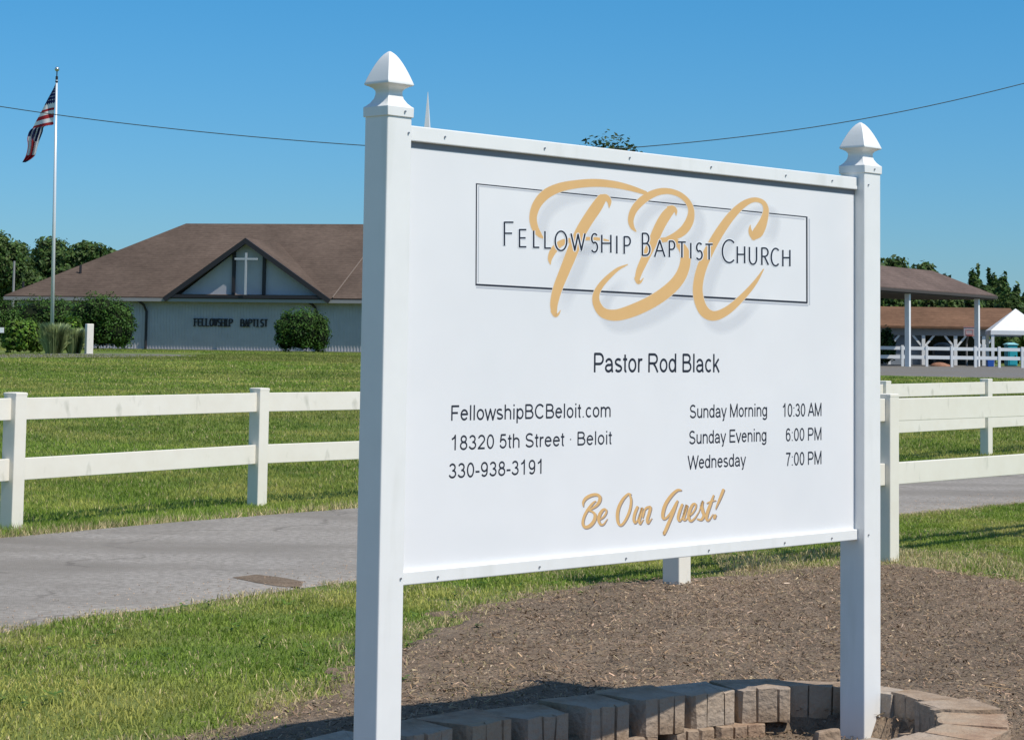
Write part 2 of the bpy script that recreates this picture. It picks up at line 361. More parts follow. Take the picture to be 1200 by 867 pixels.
def scatter_rect(n, x0, x1, y0, y1):
    return NR.uniform(x0, x1, n), NR.uniform(y0, y1, n)
def in_view(x, y, marg=1.15):
    return np.abs(x) < (.24 * y * marg + .4)
def chips(name, x, y, z, size, cols, mat, tilt=.5, thin=1):
    n = len(x); th = NR.uniform(0, 2 * math.pi, n); L = size * NR.uniform(.5, 1.6, n); W_ = size * NR.uniform(.12, .4, n) * thin
    d = np.stack([np.cos(th), np.sin(th), NR.normal(0, tilt, n)], 1); d /= np.linalg.norm(d, axis=1)[:, None]
    s = np.stack([-np.sin(th), np.cos(th), NR.normal(0, tilt, n)], 1); s /= np.linalg.norm(s, axis=1)[:, None]
    c = np.stack([x, y, z], 1); a = d * (L / 2)[:, None]; b = s * (W_ / 2)[:, None]
    V = np.stack([c - a - b, c + a - b * .6, c + a * .9 + b * .7, c - a * .9 + b], 1).reshape(-1, 3)
    Fc = np.arange(4 * n).reshape(-1, 4)
    me = np_mesh(name, V, Fc, 4, np.repeat(cols, 4, 0))
    return mesh_obj(name, me, mat)
# wood chips and dry stalks on the soil
n = 230000
x, y = scatter_rect(n, -2.6, 5.2, 5.6, 14.6)
sd = soil_depth(x, y); k = (sd + (vnoise(x, y, 3, 3) - .5) * .4 > NR.normal(-.05, .12, n)) & in_view(x, y)
x, y = x[k], y[k]; n = len(x)
v = NR.uniform(.5, 1.25, n); cols = np.stack([v * NR.uniform(.9, 1.12, n), v, v * NR.uniform(.82, 1.05, n)], 1)
pale = NR.random(n) < .10; cols[pale] *= 1.9
dk = NR.random(n) < .22; cols[dk] *= .4; cols *= (.82 + .36 * vnoise(x, y, 2.3, 9))[:, None]
chz = .035 + .012 * NR.random(n) + .012 * vnoise(x, y, 4, 1); chz -= .075 * inside(RINGC, x, y)
o = chips('wood_mulch', x, y, chz, np.where(NR.random(n) < .15, .026, .014), cols, M_chip, .36)
tag(o, 'brown shredded mulch scattered over the bare soil around the sign', 'mulch', kind='stuff')
n = 420
x, y = scatter_rect(n, -1.8, 4.5, 7, 13.5)
k = inside(DIRTP, x, y); k &= ~inside(RINGC, x, y); x, y = x[k], y[k]; n = len(x)
o = chips('dry_straw', x, y, np.full(n, .055), .075, np.tile([[1.9, 1.7, 1.3]], (n, 1)) * NR.uniform(.5, 1, (n, 1)), M_chip, .15, .22)
tag(o, 'scattered pale straw stalks lying on the brown soil', 'straw', kind='stuff')

# ------------------------------------------------------------------ grass
def blades(name, x, y, h, wd, cols, lean=.5, segs=2):
    n = len(x); z = terr(x, y); th = NR.uniform(0, 2 * math.pi, n); ph = NR.uniform(0, 2 * math.pi, n)
    s = np.stack([np.cos(th), np.sin(th), np.zeros(n)], 1) * (wd / 2)[:, None]
    ln = NR.uniform(.1, 1, n) * lean
    bend = np.stack([np.cos(ph), np.sin(ph), np.zeros(n)], 1)
    b = np.stack([x, y, z - .004], 1)
    mid = b + bend * (h * ln * .35)[:, None] + np.array([0, 0, 1.]) * (h * .6)[:, None]
    tip = b + bend * (h * ln)[:, None] + np.array([0, 0, 1.]) * (h * (1 - .35 * ln))[:, None]
    if segs == 2:
        V = np.stack([b - s, b + s, mid + s * .7, mid - s * .7, tip], 1).reshape(-1, 3)
        i = np.arange(n) * 5
        Fc = np.concatenate([np.stack([i, i + 1, i + 2], 1), np.stack([i, i + 2, i + 3], 1), np.stack([i + 3, i + 2, i + 4], 1)])
        me = np_mesh(name, V, Fc, 3, np.repeat(cols, 5, 0))
    else:
        V = np.stack([b - s, b + s, tip], 1).reshape(-1, 3); Fc = np.arange(3 * n).reshape(-1, 3)
        me = np_mesh(name, V, Fc, 3, np.repeat(cols, 3, 0))
    return mesh_obj(name, me, M_blade)
GREEN = np.array([.26, .375, .05]); DKG = np.array([.065, .135, .014]); YEL = np.array([.47, .44, .12]); STRAW = np.array([.60, .49, .27])
def gcols(x, y, straw):
    n = len(x); t = (vnoise(x, y, 1.3, 11) * .45 + vnoise(x, y, 5, 12) * .35)[:, None] + NR.random((n, 1)) * .4 - .08; t = np.clip(t, 0, 1)
    c = DKG * (1 - t) + GREEN * t
    yl = np.clip((vnoise(x, y, .9, 21) * .6 + vnoise(x, y, 3.1, 22) * .4 - .42) * 2.6, 0, 1) * .75 + NR.random(n) * .12
    c = c * (1 - yl[:, None]) + YEL * yl[:, None]
    st = (NR.random(n) < straw)[:, None]
    c = np.where(st, STRAW * NR.uniform(.55, 1.15, (n, 1)), c)
    return c * NR.uniform(.75, 1.3, (n, 1))
# near verge: between the soil and the driveway
n = 760000
x, y = scatter_rect(n, -4.2, 6.6, 6.0, 20.5)
wob = (vnoise(x, y, 4, 31) - .5) * .30 + (vnoise(x, y, 13, 33) - .5) * .1
dn = yline(NEARP, x) + wob + .10 - y
sd = soil_depth(x, y) + (vnoise(x, y, 3.5, 3) - .5) * .35 + (vnoise(x, y, 12, 7) - .5) * .15
k = (dn > 0) & in_view(x, y) & (NR.random(n) < np.clip(.42 - sd / .36, 0, 1)) & ~inside(RINGC, x, y)
sd = sd[k]
x, y, dn = x[k], y[k], dn[k]
straw = np.clip(.85 - dn / .75, .07, .85)
nd = sd + (vnoise(x, y, 2, 35) - .5) * .5 > -np.where(x > 1.4, 1.15, np.where(x < -.2, .5, .35))
straw = np.where(nd, np.where(x > 1.4, .8, .55), straw)
straw = np.clip(straw + (vnoise(x, y, 2.2, 41) - .55) * .5, .04, .85)
kk = NR.random(len(x)) < np.where(straw > .5, .62, 1)
x, y, straw, nd = x[kk], y[kk], straw[kk], nd[kk]; n = len(x)
hgt = NR.uniform(.015, .044, n) * (.55 + .95 * vnoise(x, y, 4.2, 51)) * np.where(nd & (x > 1.4), 1.7, 1)
o = blades('verge_grass', x, y, hgt, NR.uniform(.003, .0068, n), gcols(x, y, straw), 1.35)
tag(o, 'uneven green and straw coloured grass of the near verge beside the driveway', 'grass', kind='stuff')
# broad leaved weeds dotted through the verge
nc = 420
cx, cy = scatter_rect(nc, -4, 6, 6.4, 19); dn = yline(NEARP, cx) - cy
k = (dn > .15) & (soil_depth(cx, cy) < .1) & in_view(cx, cy); cx, cy = cx[k], cy[k]; nc = len(cx); q = 14
cr = np.repeat(NR.uniform(.02, .06, nc), q); th = NR.uniform(0, 6.28, nc * q); rr_ = NR.random(nc * q) ** .5 * cr
lx = np.repeat(cx, q) + np.cos(th) * rr_; ly = np.repeat(cy, q) + np.sin(th) * rr_; lz = terr(lx, ly) + NR.uniform(.02, .055, nc * q); sz_ = NR.uniform(.007, .015, nc * q)
ux_, uy_ = np.cos(th) * sz_ * 1.5, np.sin(th) * sz_ * 1.5; vx_, vy_ = -np.sin(th) * sz_ * .7, np.cos(th) * sz_ * .7; up = NR.uniform(-.3, .7, nc * q) * sz_
V = np.stack([np.stack([lx - ux_, ly - uy_, lz - up], 1), np.stack([lx + vx_, ly + vy_, lz], 1), np.stack([lx + ux_, ly + uy_, lz + up], 1), np.stack([lx - vx_, ly - vy_, lz], 1)], 1).reshape(-1, 3)
wc = np.repeat(np.array([[.13, .23, .035]]) * NR.uniform(.6, 1.3, (nc * q, 1)), 4, 0)
tag(mesh_obj('weeds', np_mesh('weeds', V, np.arange(len(V)).reshape(-1, 4), 4, wc), M_blade), 'low broad leaved weeds dotted through the near verge', 'weeds', kind='stuff')
# sparse weeds and straw over the soil edge
n = 60000
x, y = scatter_rect(n, -2.6, 5, 6.5, 14.2)
sd = soil_depth(x, y) + (vnoise(x, y, 3.5, 3) - .5) * .3
lim = np.where(x < .1, .75, .3)
k = (sd > -.4) & (NR.random(n) < np.clip(.9 - np.abs(sd) / lim, .012, .9)) & in_view(x, y) & ~inside(RINGC, x, y); x, y = x[k], y[k]; n = len(x)
o = blades('dry_grass', x, y, NR.uniform(.03, .075, n), NR.uniform(.004, .008, n), gcols(x, y, np.where(x < .1, .8, .88)) * .9, 1.5)
tag(o, 'sparse dry grass thinning out over the edge of the soil', 'grass', kind='stuff')
# far side lawn beyond the driveway: mown, longer dry fringe at the asphalt
n = 800000
yy = 13.5 + (107 - 13.5) * NR.random(n) ** 1.8; xx = NR.uniform(-1, 1, n) * (.27 * yy + .6)
fy = yline(FARP, xx) + (vnoise(xx, yy, 3, 61) - .5) * .3 - .12
lot = (yy > 68) & (xx > 6)
k = (yy > fy) & (np.abs(xx) < .255 * yy + .5) & ~lot & ~((yy > 69) & (yy < 92) & (xx < -11) & (np.abs(yy - 80) < 9))
x, y, df = xx[k], yy[k], (yy - fy)[k]; n = len(x)
straw = np.clip(.85 - df / .9, .05, .8)
stripe = .82 + .36 * vnoise(x * .15, y, .55, 71)
cg = gcols(x, y, straw)
pat = np.clip((vnoise(x * .5, y, .22, 73) - .35) * 1.5, 0, 1)[:, None] * np.clip((y[:, None] - 22) / 25, 0.15, .8)
cg = (cg * (1 - pat) + np.array([.20, .20, .055]) * pat) * stripe[:, None]
hs = np.where(df < .8, 1.5, 1.0)
o = blades('mown_lawn', x, y, NR.uniform(.03, .06, n) * hs * (1 + (y - 15) * .006), NR.uniform(.006, .012, n) * (1 + (y - 15) * .05), cg, .9, 1)
tag(o, 'mown green lawn beyond the far driveway fence', 'grass', kind='stuff')

# ------------------------------------------------------------------ the sign board
SO = Vector((-.2979, 6.4561, 0)); YAW = .81612; PL = 2.4244; ZT, ZB = 2.1029, .7158; PW = .105
sign = empty('church_sign', SO, YAW, 'large white church notice board with gold script between two capped vinyl posts', 'sign')
SW = Vector((math.cos(YAW), math.sin(YAW), 0)); SN = Vector((-math.sin(YAW), math.cos(YAW), 0))
def plane_local(px, py, O, U, N, v):
    d = ray(px, py); o_ = Vector((0, 0, H)); P = O + N * v
    t = (P - o_).dot(N) / d.dot(N); q = o_ + d * t - O
    return q.dot(U), q.z
RI = .030                                             # rail front, behind the post front
PI_ = .045                                            # panel face
def post(ac, p, top, name='post'):
    m = MB(); m.box(ac - p / 2, ac + p / 2, 0, p, -.1, top)
    o = m.build(name, M_pvc, sign, bevel=.004)
    cy = p / 2; h = p / 2
    c = MB(); z = 0
    c.sqloft([(h + .004, z - .030), (h + .0045, z + .0), (h + .0045, z + .002), (h - .001, z + .006), (h - .010, z + .016), (h - .018, z + .030), (h - .021, z + .044), (h - .021, z + .054),
              (h - .016, z + .062), (h - .006, z + .069), (h + .003, z + .073), (h + .0035, z + .077)] + [(.002 + (h + .0015) * (1 - t_ / 14) ** .62, z + .077 + .104 * t_ / 14) for t_ in range(1, 14)] + [(.004, z + .1815), (.001, z + .1825)], 0, ac, cy)
    c.v = [(vx, vy, top + vz * .955) for vx, vy, vz in c.v]
    cp = c.build('post_cap', M_pvc, o, bevel=.0018); cp.data.polygons.foreach_set('use_smooth', [True] * len(cp.data.polygons)); cp.data.set_sharp_from_angle(angle=math.radians(38))
    return o, p
TOPZ = 2.175
PA = post(-.062, .101, 2.150)
PB = post(PL + .056, .112, 2.150)
def screw(a, y, z, parent):
    m = MB(); m.tube([(a, y, z), (a, y - .004, z)], .0032, 8); return m.build('screw', M_screw, parent)
for ac, (o, p) in ((-.062, PA), (PL + .056, PB)):
    top = 2.150
    screw(ac + .006 + (0 if ac > 0 else .01), -.0045, top - .012, o)
    for zz in ((2.075, .742) if ac < 0 else (2.075, .735)):
        screw(ac + (.036 if ac < 0 else -.030), 0, zz, o)
for nm, z0, z1 in (('top_rail', ZT - .047, ZT), ('bottom_rail', ZB, ZB + .040)):
    m = MB(); m.box(-.0115, PL - .0005, RI, RI + .045, z0, z1); o = m.build(nm, M_pvc, sign, bevel=.003)
    for a in (.16, .62, 1.05, 1.5, 1.95, 2.25): screw(a, RI, (z0 + z1) / 2 + (.0 if nm[0] == 't' else -.004), o)
m = MB(); m.box(-.0115, PL - .001, PI_, PI_ + .012, ZB + .038, ZT - .046); panel = m.build('panel', M_panel, sign)

m = MB(); m.box(-.0112, PL - .0012, PI_ - .0012, PI_ + .004, ZT - .065, ZT - .0455); m.build('rail_shadow_strip', new_mat('rail_shadow_grey', (.27, .27, .30), .6), sign)  # dark strip painting in the top rail's shadow on the panel
def pp(px, py, v=PI_):
    return plane_local(px, py, SO, SW, SN, v)
LAY = [0]
def catmull(P, k=10):
    P = [tuple(p) for p in P]; Q = [P[0]] + P + [P[-1]]; out = []
    for i in range(1, len(Q) - 2):
        for j in range(k):
            t = j / k; a, b, c, d = Q[i - 1], Q[i], Q[i + 1], Q[i + 2]
            out.append(tuple(.5 * ((2 * b[m_]) + (-a[m_] + c[m_]) * t + (2 * a[m_] - 5 * b[m_] + 4 * c[m_] - d[m_]) * t * t + (-a[m_] + 3 * b[m_] - 3 * c[m_] + d[m_]) * t ** 3) for m_ in range(len(b))))
    out.append(P[-1]); return out
class Print:
    """flat print on the sign face: ribbons and discs in photo-plane coordinates mapped on to the panel plane"""
    def __init__(s, base, fn): s.v = []; s.f = []; s.fn = fn; s.base = base; s.n = 0; s.t = []
    def lay(s): s.n += 1; return s.base + s.n * .000002
    def vert(s, x, y, d, t=1.0):
        a, z = s.fn(x, y); s.v.append((a, PI_ - d, z)); s.t.append(t)
    def ribbon(s, P, soft=0, grow=0, caps=True):
        P = [p for i, p in enumerate(P) if i == 0 or math.hypot(p[0] - P[i - 1][0], p[1] - P[i - 1][1]) > 1e-4]
        d = s.lay(); n0 = len(s.v); n = len(P)
        for i, p in enumerate(P):
            a, b = P[max(i - 1, 0)], P[min(i + 1, n - 1)]; tx, ty = b[0] - a[0], b[1] - a[1]; L = math.hypot(tx, ty) or 1; nx, ny = -ty / L, tx / L
            h = p[2] / 2 + grow
            if soft:
                for q, al in ((-1, 0), (-.35, soft), (.35, soft), (1, 0)): s.vert(p[0] + nx * h * q, p[1] + ny * h * q, d, al * min(1, i / 9, (n - 1 - i) / 9))
            else:
                s.vert(p[0] + nx * h, p[1] + ny * h, d); s.vert(p[0] - nx * h, p[1] - ny * h, d)
        k = 4 if soft else 2
        for i in range(n - 1):
            for j in range(k - 1):
                q = n0 + i * k + j; s.f.append((q, q + 1, q + k + 1, q + k))
        if caps and not soft:
            for p in (P[0], P[-1]):
                if p[2] / 2 + grow > .4: s.disc(p[0], p[1], p[2] / 2 + grow)
    def disc(s, x, y, r, n=14):
        d = s.lay(); n0 = len(s.v)
        for k in range(n): s.vert(x + r * math.cos(2 * math.pi * k / n), y + r * math.sin(2 * math.pi * k / n), d)
        s.f.append(tuple(n0 + k for k in range(n)))
    def build(s, name, mat, parent):
        me = bpy.data.meshes.new(name); me.from_pydata(s.v, [], s.f)
        ca = me.color_attributes.new('tint', 'FLOAT_COLOR', 'POINT')
        ca.data.foreach_set('color', np.repeat(np.array(s.t, np.float32), 4))
        return mesh_obj(name, me, mat, parent)
z3 = lambda x, y: pp(540 + x / 2.7273, 190 + y / 2.7273)
SCRIPT = [
  # T: sweep, stem, hook, crossbar
  [(263, 243, 4), (250, 231, 16), (236, 208, 22), (231, 175, 24), (243, 136, 28), (272, 103, 31), (315, 82, 29), (370, 71, 26), (430, 67, 25), (490, 72, 22), (540, 83, 18), (590, 99, 12)],
  [(450, 118, 30), (432, 146, 36), (405, 186, 36), (382, 226, 36), (357, 285, 36), (333, 344, 33), (310, 402, 30), (298, 450, 25), (298, 480, 18)],
  [(297, 476, 20), (302, 489, 13), (311, 486, 7), (318, 474, 2)],
  [(440, 108, 3), (462, 112, 18), (474, 126, 14), (474, 146, 2)],
  [(286, 326, 3), (285, 308, 14), (296, 283, 21), (318, 261, 20), (350, 250, 15), (400, 245, 11), (440, 246, 9), (475, 252, 4)],
  # B: top loop
  [(559, 221, 4), (548, 208, 13), (543, 185, 18), (552, 155, 22), (574, 128, 25), (603, 107, 24), (635, 95, 21), (668, 94, 18), (700, 105, 17), (725, 127, 17), (736, 155, 19), (731, 188, 26), (713, 217, 28), (686, 236, 23), (655, 248, 15), (636, 252, 10)],
  # B stem
  [(672, 152, 26), (655, 172, 32), (635, 206, 32), (612, 258, 30), (590, 305, 26), (572, 345, 22), (564, 372, 16)],
  [(563, 372, 17), (567, 384, 12), (575, 382, 7), (583, 371, 2)],
  [(660, 143, 3), (676, 147, 16), (686, 156, 11), (688, 170, 2)],
  # B bowl
  [(640, 246, 8), (670, 248, 14), (700, 265, 24), (717, 296, 31), (714, 336, 34), (695, 376, 37), (660, 412, 39), (610, 446, 40), (550, 474, 40), (496, 489, 36), (456, 482, 31), (435, 455, 25), (432, 425, 21), (446, 396, 18), (472, 367, 15), (502, 342, 10), (532, 328, 3)],
  # C
  [(925, 202, 2), (924, 216, 9), (929, 230, 16), (937, 240, 18)],
  [(936, 242, 16), (947, 228, 33), (959, 208, 31), (970, 180, 23), (975, 150, 17), (964, 128, 14), (936, 121, 15), (902, 136, 21), (866, 170, 26), (828, 222, 29), (794, 282, 31), (768, 344, 31), (757, 402, 31), (764, 450, 32), (783, 482, 33), (814, 491, 30), (856, 471, 25), (903, 428, 19), (940, 385, 13), (967, 343, 3)],
]
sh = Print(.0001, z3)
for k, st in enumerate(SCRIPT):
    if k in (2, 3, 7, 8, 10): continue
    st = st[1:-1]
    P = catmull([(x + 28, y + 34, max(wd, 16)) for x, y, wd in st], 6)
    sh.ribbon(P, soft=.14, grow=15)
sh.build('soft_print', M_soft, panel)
gd = Print(.0004, z3)
edge = Print(.0003, z3)
for st in SCRIPT:
    P = catmull(st, 12)
    edge.ribbon(P, grow=1.4); gd.ribbon(P)
edge.build('letter_outline', new_mat('pale_gold_print', (.74, .70, .64), .45), panel)
tag(gd.build('monogram', M_gold, panel), 'large gold brush script letters TBC')

# logo box
ip = lambda x, y: pp(x, y)
fr = Print(.0002, ip)
TL, TR, BR, BL = (558.3, 215.6), (945.4, 254.6), (945.6, 354.8), (557.8, 333.6)
def line(P, a, b, wa, wb=None): P.ribbon([(a[0], a[1], wa), (b[0], b[1], wb or wa)], caps=False)
line(fr, (TL[0] - .7, TL[1]), (TR[0] + .7, TR[1]), 1.3); line(fr, TR, BR, 1.8); line(fr, (BR[0] + .7, BR[1]), (BL[0] - .7, BL[1]), 2.3); line(fr, BL, TL, 1.4)
fr.build('logo_box', M_black, panel)
fg = Print(.00015, ip)
q = 2.6
line(fg, (TL[0] + q, TL[1] + q), (TR[0] - q, TR[1] + q), 1.3); line(fg, (TL[0] + q, TL[1] + q), (BL[0] + q, BL[1] - q), 1.2)
line(fg, (BL[0], BL[1] + q + .6), (BR[0] + 1.5, BR[1] + q + .6), 2.2); line(fg, (TR[0] + q + .3, TR[1] + 2), (BR[0] + q + .3, BR[1] + 3), 1.6)
fg.build('logo_box_print', M_grey_print, panel)

def pen(Q, pts, grow=0):
    seg = [pts[0]]
    for k in range(1, len(pts)):
        seg.append(pts[k])
        if k < len(pts) - 1:
            d1 = Vector(pts[k][:2]) - Vector(pts[k - 1][:2]); d2 = Vector(pts[k + 1][:2]) - Vector(pts[k][:2])
            if d1.length > 1e-6 and d2.length > 1e-6 and d1.angle(d2) > .6:
                Q.ribbon(seg, caps=False, grow=grow); Q.disc(pts[k][0], pts[k][1], pts[k][2] / 2 + grow, 10); seg = [pts[k]]
    Q.ribbon(seg, caps=False, grow=grow)
def arc(cx, cy, rx, ry, a0, a1, n=14):
    return [(cx + rx * math.cos(math.radians(a0 + (a1 - a0) * i / n)), cy + ry * math.sin(math.radians(a0 + (a1 - a0) * i / n))) for i in range(n + 1)]
GL = {
 'F': [[(0, 0), (0, 1), (1, 1)], [(0, .53), (.85, .53)]],
 'E': [[(1, 1), (0, 1), (0, 0), (1, 0)], [(0, .52), (.9, .52)]],
 'L': [[(0, 1), (0, 0), (1, 0)]],
 'O': [arc(.5, .5, .5, .52, 0, 360, 28)],
 'W': [[(0, 1), (.27, 0), (.5, .95), (.74, 0), (1, 1)]],
 'S': [arc(.52, .75, .42, .27, 40, 255, 12) + arc(.48, .27, .46, .28, 80, -145, 12)],
 'H': [[(0, 0), (0, 1)], [(1, 0), (1, 1)], [(0, .52), (1, .52)]],
 'I': [[(.5, 0), (.5, 1)]],
 'P': [[(0, 0), (0, 1), (.5, 1)] + arc(.5, .74, .5, .26, 90, -90, 10) + [(0, .48)]],
 'R': [[(0, 0), (0, 1), (.45, 1)] + arc(.45, .75, .5, .25, 90, -90, 10) + [(0, .5)], [(.4, .5), (1, 0)]],
 'B': [[(0, 0), (0, 1), (.42, 1)] + arc(.42, .77, .43, .23, 90, -90, 10) + [(0, .54)], [(.42, .54)] + arc(.48, .27, .52, .27, 90, -90, 10) + [(0, 0)]],
 'A': [[(0, 0), (.5, 1), (1, 0)], [(.2, .36), (.8, .36)]],
 'T': [[(0, 1), (1, 1)], [(.5, 1), (.5, 0)]],
 'C': [arc(.58, .5, .56, .52, 48, 312, 20)],
 'U': [[(0, 1), (0, .32)] + arc(.5, .32, .5, .33, 180, 360, 14) + [(1, 1)]],
}
LOGO = [('F', 590.9, 601.5, 260.6, 288), ('E', 608.6, 616.6, 269.3, 289.4), ('L', 625.2, 631.8, 270.4, 290), ('L', 638.4, 645.4, 271, 290.9), ('O', 650.4, 664, 271.5, 293.4), ('W', 669, 685.4, 273.8, 293.4),
        ('S', 692.4, 700.4, 274.4, 295.4), ('H', 705, 715.6, 275.3, 296), ('I', 717.6, 727.6, 276.4, 297), ('P', 731.3, 738.4, 277.6, 297.4), ('B', 752.6, 761.4, 273.6, 299.4), ('A', 767, 778.8, 282, 300.8), ('P', 784.2, 790.4, 282.8, 301.2),
        ('T', 794.4, 803.4, 283.8, 302), ('I', 804.3, 814.3, 284.8, 302.8), ('S', 815.4, 823, 285.4, 304), ('T', 826.6, 835, 286.4, 304.4), ('C', 846, 860.6, 281.8, 307.4), ('H', 863.8, 872.4, 288.8, 308.4), ('U', 878, 886.4, 289.5, 309.6),
        ('R', 892.6, 900.2, 290.8, 310.4), ('C', 903.4, 912.6, 291.6, 311.2), ('H', 917.2, 925.4, 293, 312)]
for ch, x0, x1, yt, yb in LOGO:
    wp, bp_ = Print(.0006, ip), Print(.0009, ip)
    for st in GL[ch]:
        P = [(x0 + (x1 - x0) * u, yb - (yb - yt) * v_, 1.9) for u, v_ in st]
        pen(wp, [(P[0][0] , P[0][1], 1.9)] + P[1:], .95); pen(bp_, P)
    wp.build('letter_outline', M_white_print, panel); bp_.build('letter', M_black, panel)

# body lettering: narrow grotesque drawn as strokes (cap height 1, x height .73)
XH = .73
def o_(cx, w_=.27, top=XH, bot=0.0): return arc(cx, (top + bot) / 2, w_, (top - bot) / 2 - .055, 0, 360, 24)
SANS = {
 ' ': (.36, []), '.': (.36, [[(.18, .02), (.18, .10)]]), ':': (.36, [[(.18, .02), (.18, .10)], [(.18, .63), (.18, .71)]]), '-': (.46, [[(.05, .36), (.41, .36)]]), '\u00b7': (.40, [[(.2, .42), (.2, .50)]]),
 'P': (.93, [[(.16, 0), (.16, .94), (.5, .94)] + arc(.54, .685, .28, .255, 90, -90, 12) + [(.16, .43)]]),
 'a': (.78, [arc(.36, .46, .24, .215, 165, 20, 8) + [(.615, .40), (.615, .14), (.66, 0)], [(.615, .40), (.40, .375)] + arc(.33, .215, .22, .165, 95, 300, 12) + [(.56, .13), (.615, .24)]]),
 's': (.70, [arc(.34, .53, .225, .145, 35, 245, 10) + arc(.35, .20, .245, .145, 75, -155, 10)]),
 't': (.40, [[(.19, .92), (.19, .16)] + arc(.28, .13, .09, .08, 180, 290, 5), [(.03, .67), (.36, .67)]]),
 'o': (.78, [o_(.39)]), 'r': (.48, [[(.14, 0), (.14, XH)], [(.14, .38)] + arc(.34, .45, .19, .22, 160, 60, 6)]),
 'R': (1.0, [[(.16, 0), (.16, .94), (.55, .94)] + arc(.58, .705, .26, .235, 90, -90, 12) + [(.16, .47)], [(.52, .47), (.70, .30), (.90, 0)]]),
 'd': (.78, [[(.63, 0), (.63, 1)], o_(.36, .26)]), 'B': (.93, [[(.5, .53), (.16, .53), (.16, .94), (.48, .94)] + arc(.50, .735, .25, .205, 90, -90, 10), [(.16, .53), (.16, .06), (.52, .06)] + arc(.54, .295, .28, .235, -90, 90, 12)]),
 'l': (.32, [[(.16, 0), (.16, 1)]]), 'c': (.70, [arc(.38, .365, .26, .31, 45, 315, 16)]), 'k': (.70, [[(.14, 0), (.14, 1)], [(.58, XH), (.14, .27)], [(.30, .43), (.62, 0)]]),
 'F': (.85, [[(.16, 0), (.16, .94), (.78, .94)], [(.16, .50), (.68, .50)]]), 'e': (.78, [[(.12, .40), (.66, .40)] + arc(.39, .365, .27, .31, 8, 325, 20)]),
 'w': (1.0, [[(.04, XH), (.27, 0), (.5, .70), (.73, 0), (.96, XH)]]), 'h': (.78, [[(.14, 0), (.14, 1)], [(.14, .42)] + arc(.39, .45, .245, .225, 165, 0, 10) + [(.635, 0)]]),
 'i': (.32, [[(.16, 0), (.16, XH)], [(.16, .88), (.16, 1)]]), 'p': (.78, [[(.14, XH), (.14, -.27)], o_(.41, .26)]), 'C': (1.02, [arc(.54, .5, .41, .45, 40, 320, 20)]),
 'm': (1.16, [[(.13, 0), (.13, XH)], [(.13, .42)] + arc(.36, .47, .215, .205, 160, 0, 8) + [(.575, 0)], [(.575, .42)] + arc(.80, .47, .215, .205, 160, 0, 8) + [(1.015, 0)]]),
 '1': (.78, [[(.15, .74), (.34, .84), (.44, 1), (.44, 0)]]), '8': (.78, [arc(.39, .735, .215, .205, 0, 360, 20), arc(.39, .285, .265, .24, 0, 360, 20)]),
 '3': (.78, [arc(.36, .72, .235, .22, 160, -80, 12) + arc(.37, .29, .275, .235, 80, -165, 14)]), '2': (.78, [arc(.38, .68, .26, .26, 165, -25, 12) + [(.11, .06), (.67, .06)]]),
 '0': (.78, [arc(.39, .5, .265, .45, 0, 360, 24)]), '5': (.78, [[(.62, .94), (.22, .94), (.15, .47)] + arc(.37, .34, .27, .29, 140, -160, 14)]), 'S': (.93, [arc(.47, .72, .30, .23, 30, 240, 12) + arc(.47, .27, .33, .22, 75, -165, 12)]),
 '9': (.78, [arc(.38, .66, .255, .29, 0, 360, 20), [(.635, .66), (.62, .38)] + arc(.37, .32, .25, .27, 0, -145, 10)]), '6': (.78, [arc(.40, .33, .255, .28, 0, 360, 20), [(.145, .33), (.16, .62)] + arc(.41, .68, .25, .27, 180, 35, 10)]),
 '7': (.78, [[(.1, .94), (.66, .94), (.42, .5), (.31, 0)]]), 'u': (.78, [[(.14, XH), (.14, .27)] + arc(.37, .27, .23, .215, 180, 345, 10), [(.635, XH), (.635, 0)]]), 'n': (.78, [[(.14, 0), (.14, XH)], [(.14, .42)] + arc(.39, .45, .245, .225, 165, 0, 10) + [(.635, 0)]]),
 'y': (.70, [[(.05, XH), (.35, .02)], [(.65, XH), (.33, -.08)] + arc(.22, -.12, .12, .10, 0, -110, 5)]), 'M': (1.16, [[(.15, 0), (.15, .98), (.58, .04), (1.01, .98), (1.01, 0)]]), 'g': (.78, [o_(.36, .26), [(.63, XH), (.63, .0)] + arc(.375, -.05, .255, .17, 0, -160, 10)]),
 'A': (.93, [[(.04, 0), (.465, 1), (.89, 0)], [(.19, .33), (.74, .33)]]), 'E': (.93, [[(.84, .94), (.16, .94), (.16, .06), (.86, .06)], [(.16, .51), (.78, .51)]]), 'v': (.70, [[(.05, XH), (.35, 0), (.65, XH)]]),
 'W': (1.32, [[(.03, 1), (.34, 0), (.66, .96), (.98, 0), (1.29, 1)]]),
}
def panel_text(s, pl, pr, capl):
    W_ = sum(SANS[c][0] for c in s); a0, z0 = pp(*pl); a1, z1 = pp(*pr); hh = pp(*capl)[1] - z0; z = (z0 + z1) / 2
    kx = (a1 - a0) / (W_ - .18)
    x = 0
    th = hh * .132                                   # an even pen weight although the face is squeezed
    for c in s:
        if SANS[c][1]:
            Q = Print(.0003, lambda x_, y_: (x_, y_))
            for st in SANS[c][1]: pen(Q, [(a0 + (x + u - .09) * kx, z + v_ * hh, th) for u, v_ in st])
            Q.build('letter', M_black, panel)
        x += SANS[c][0]
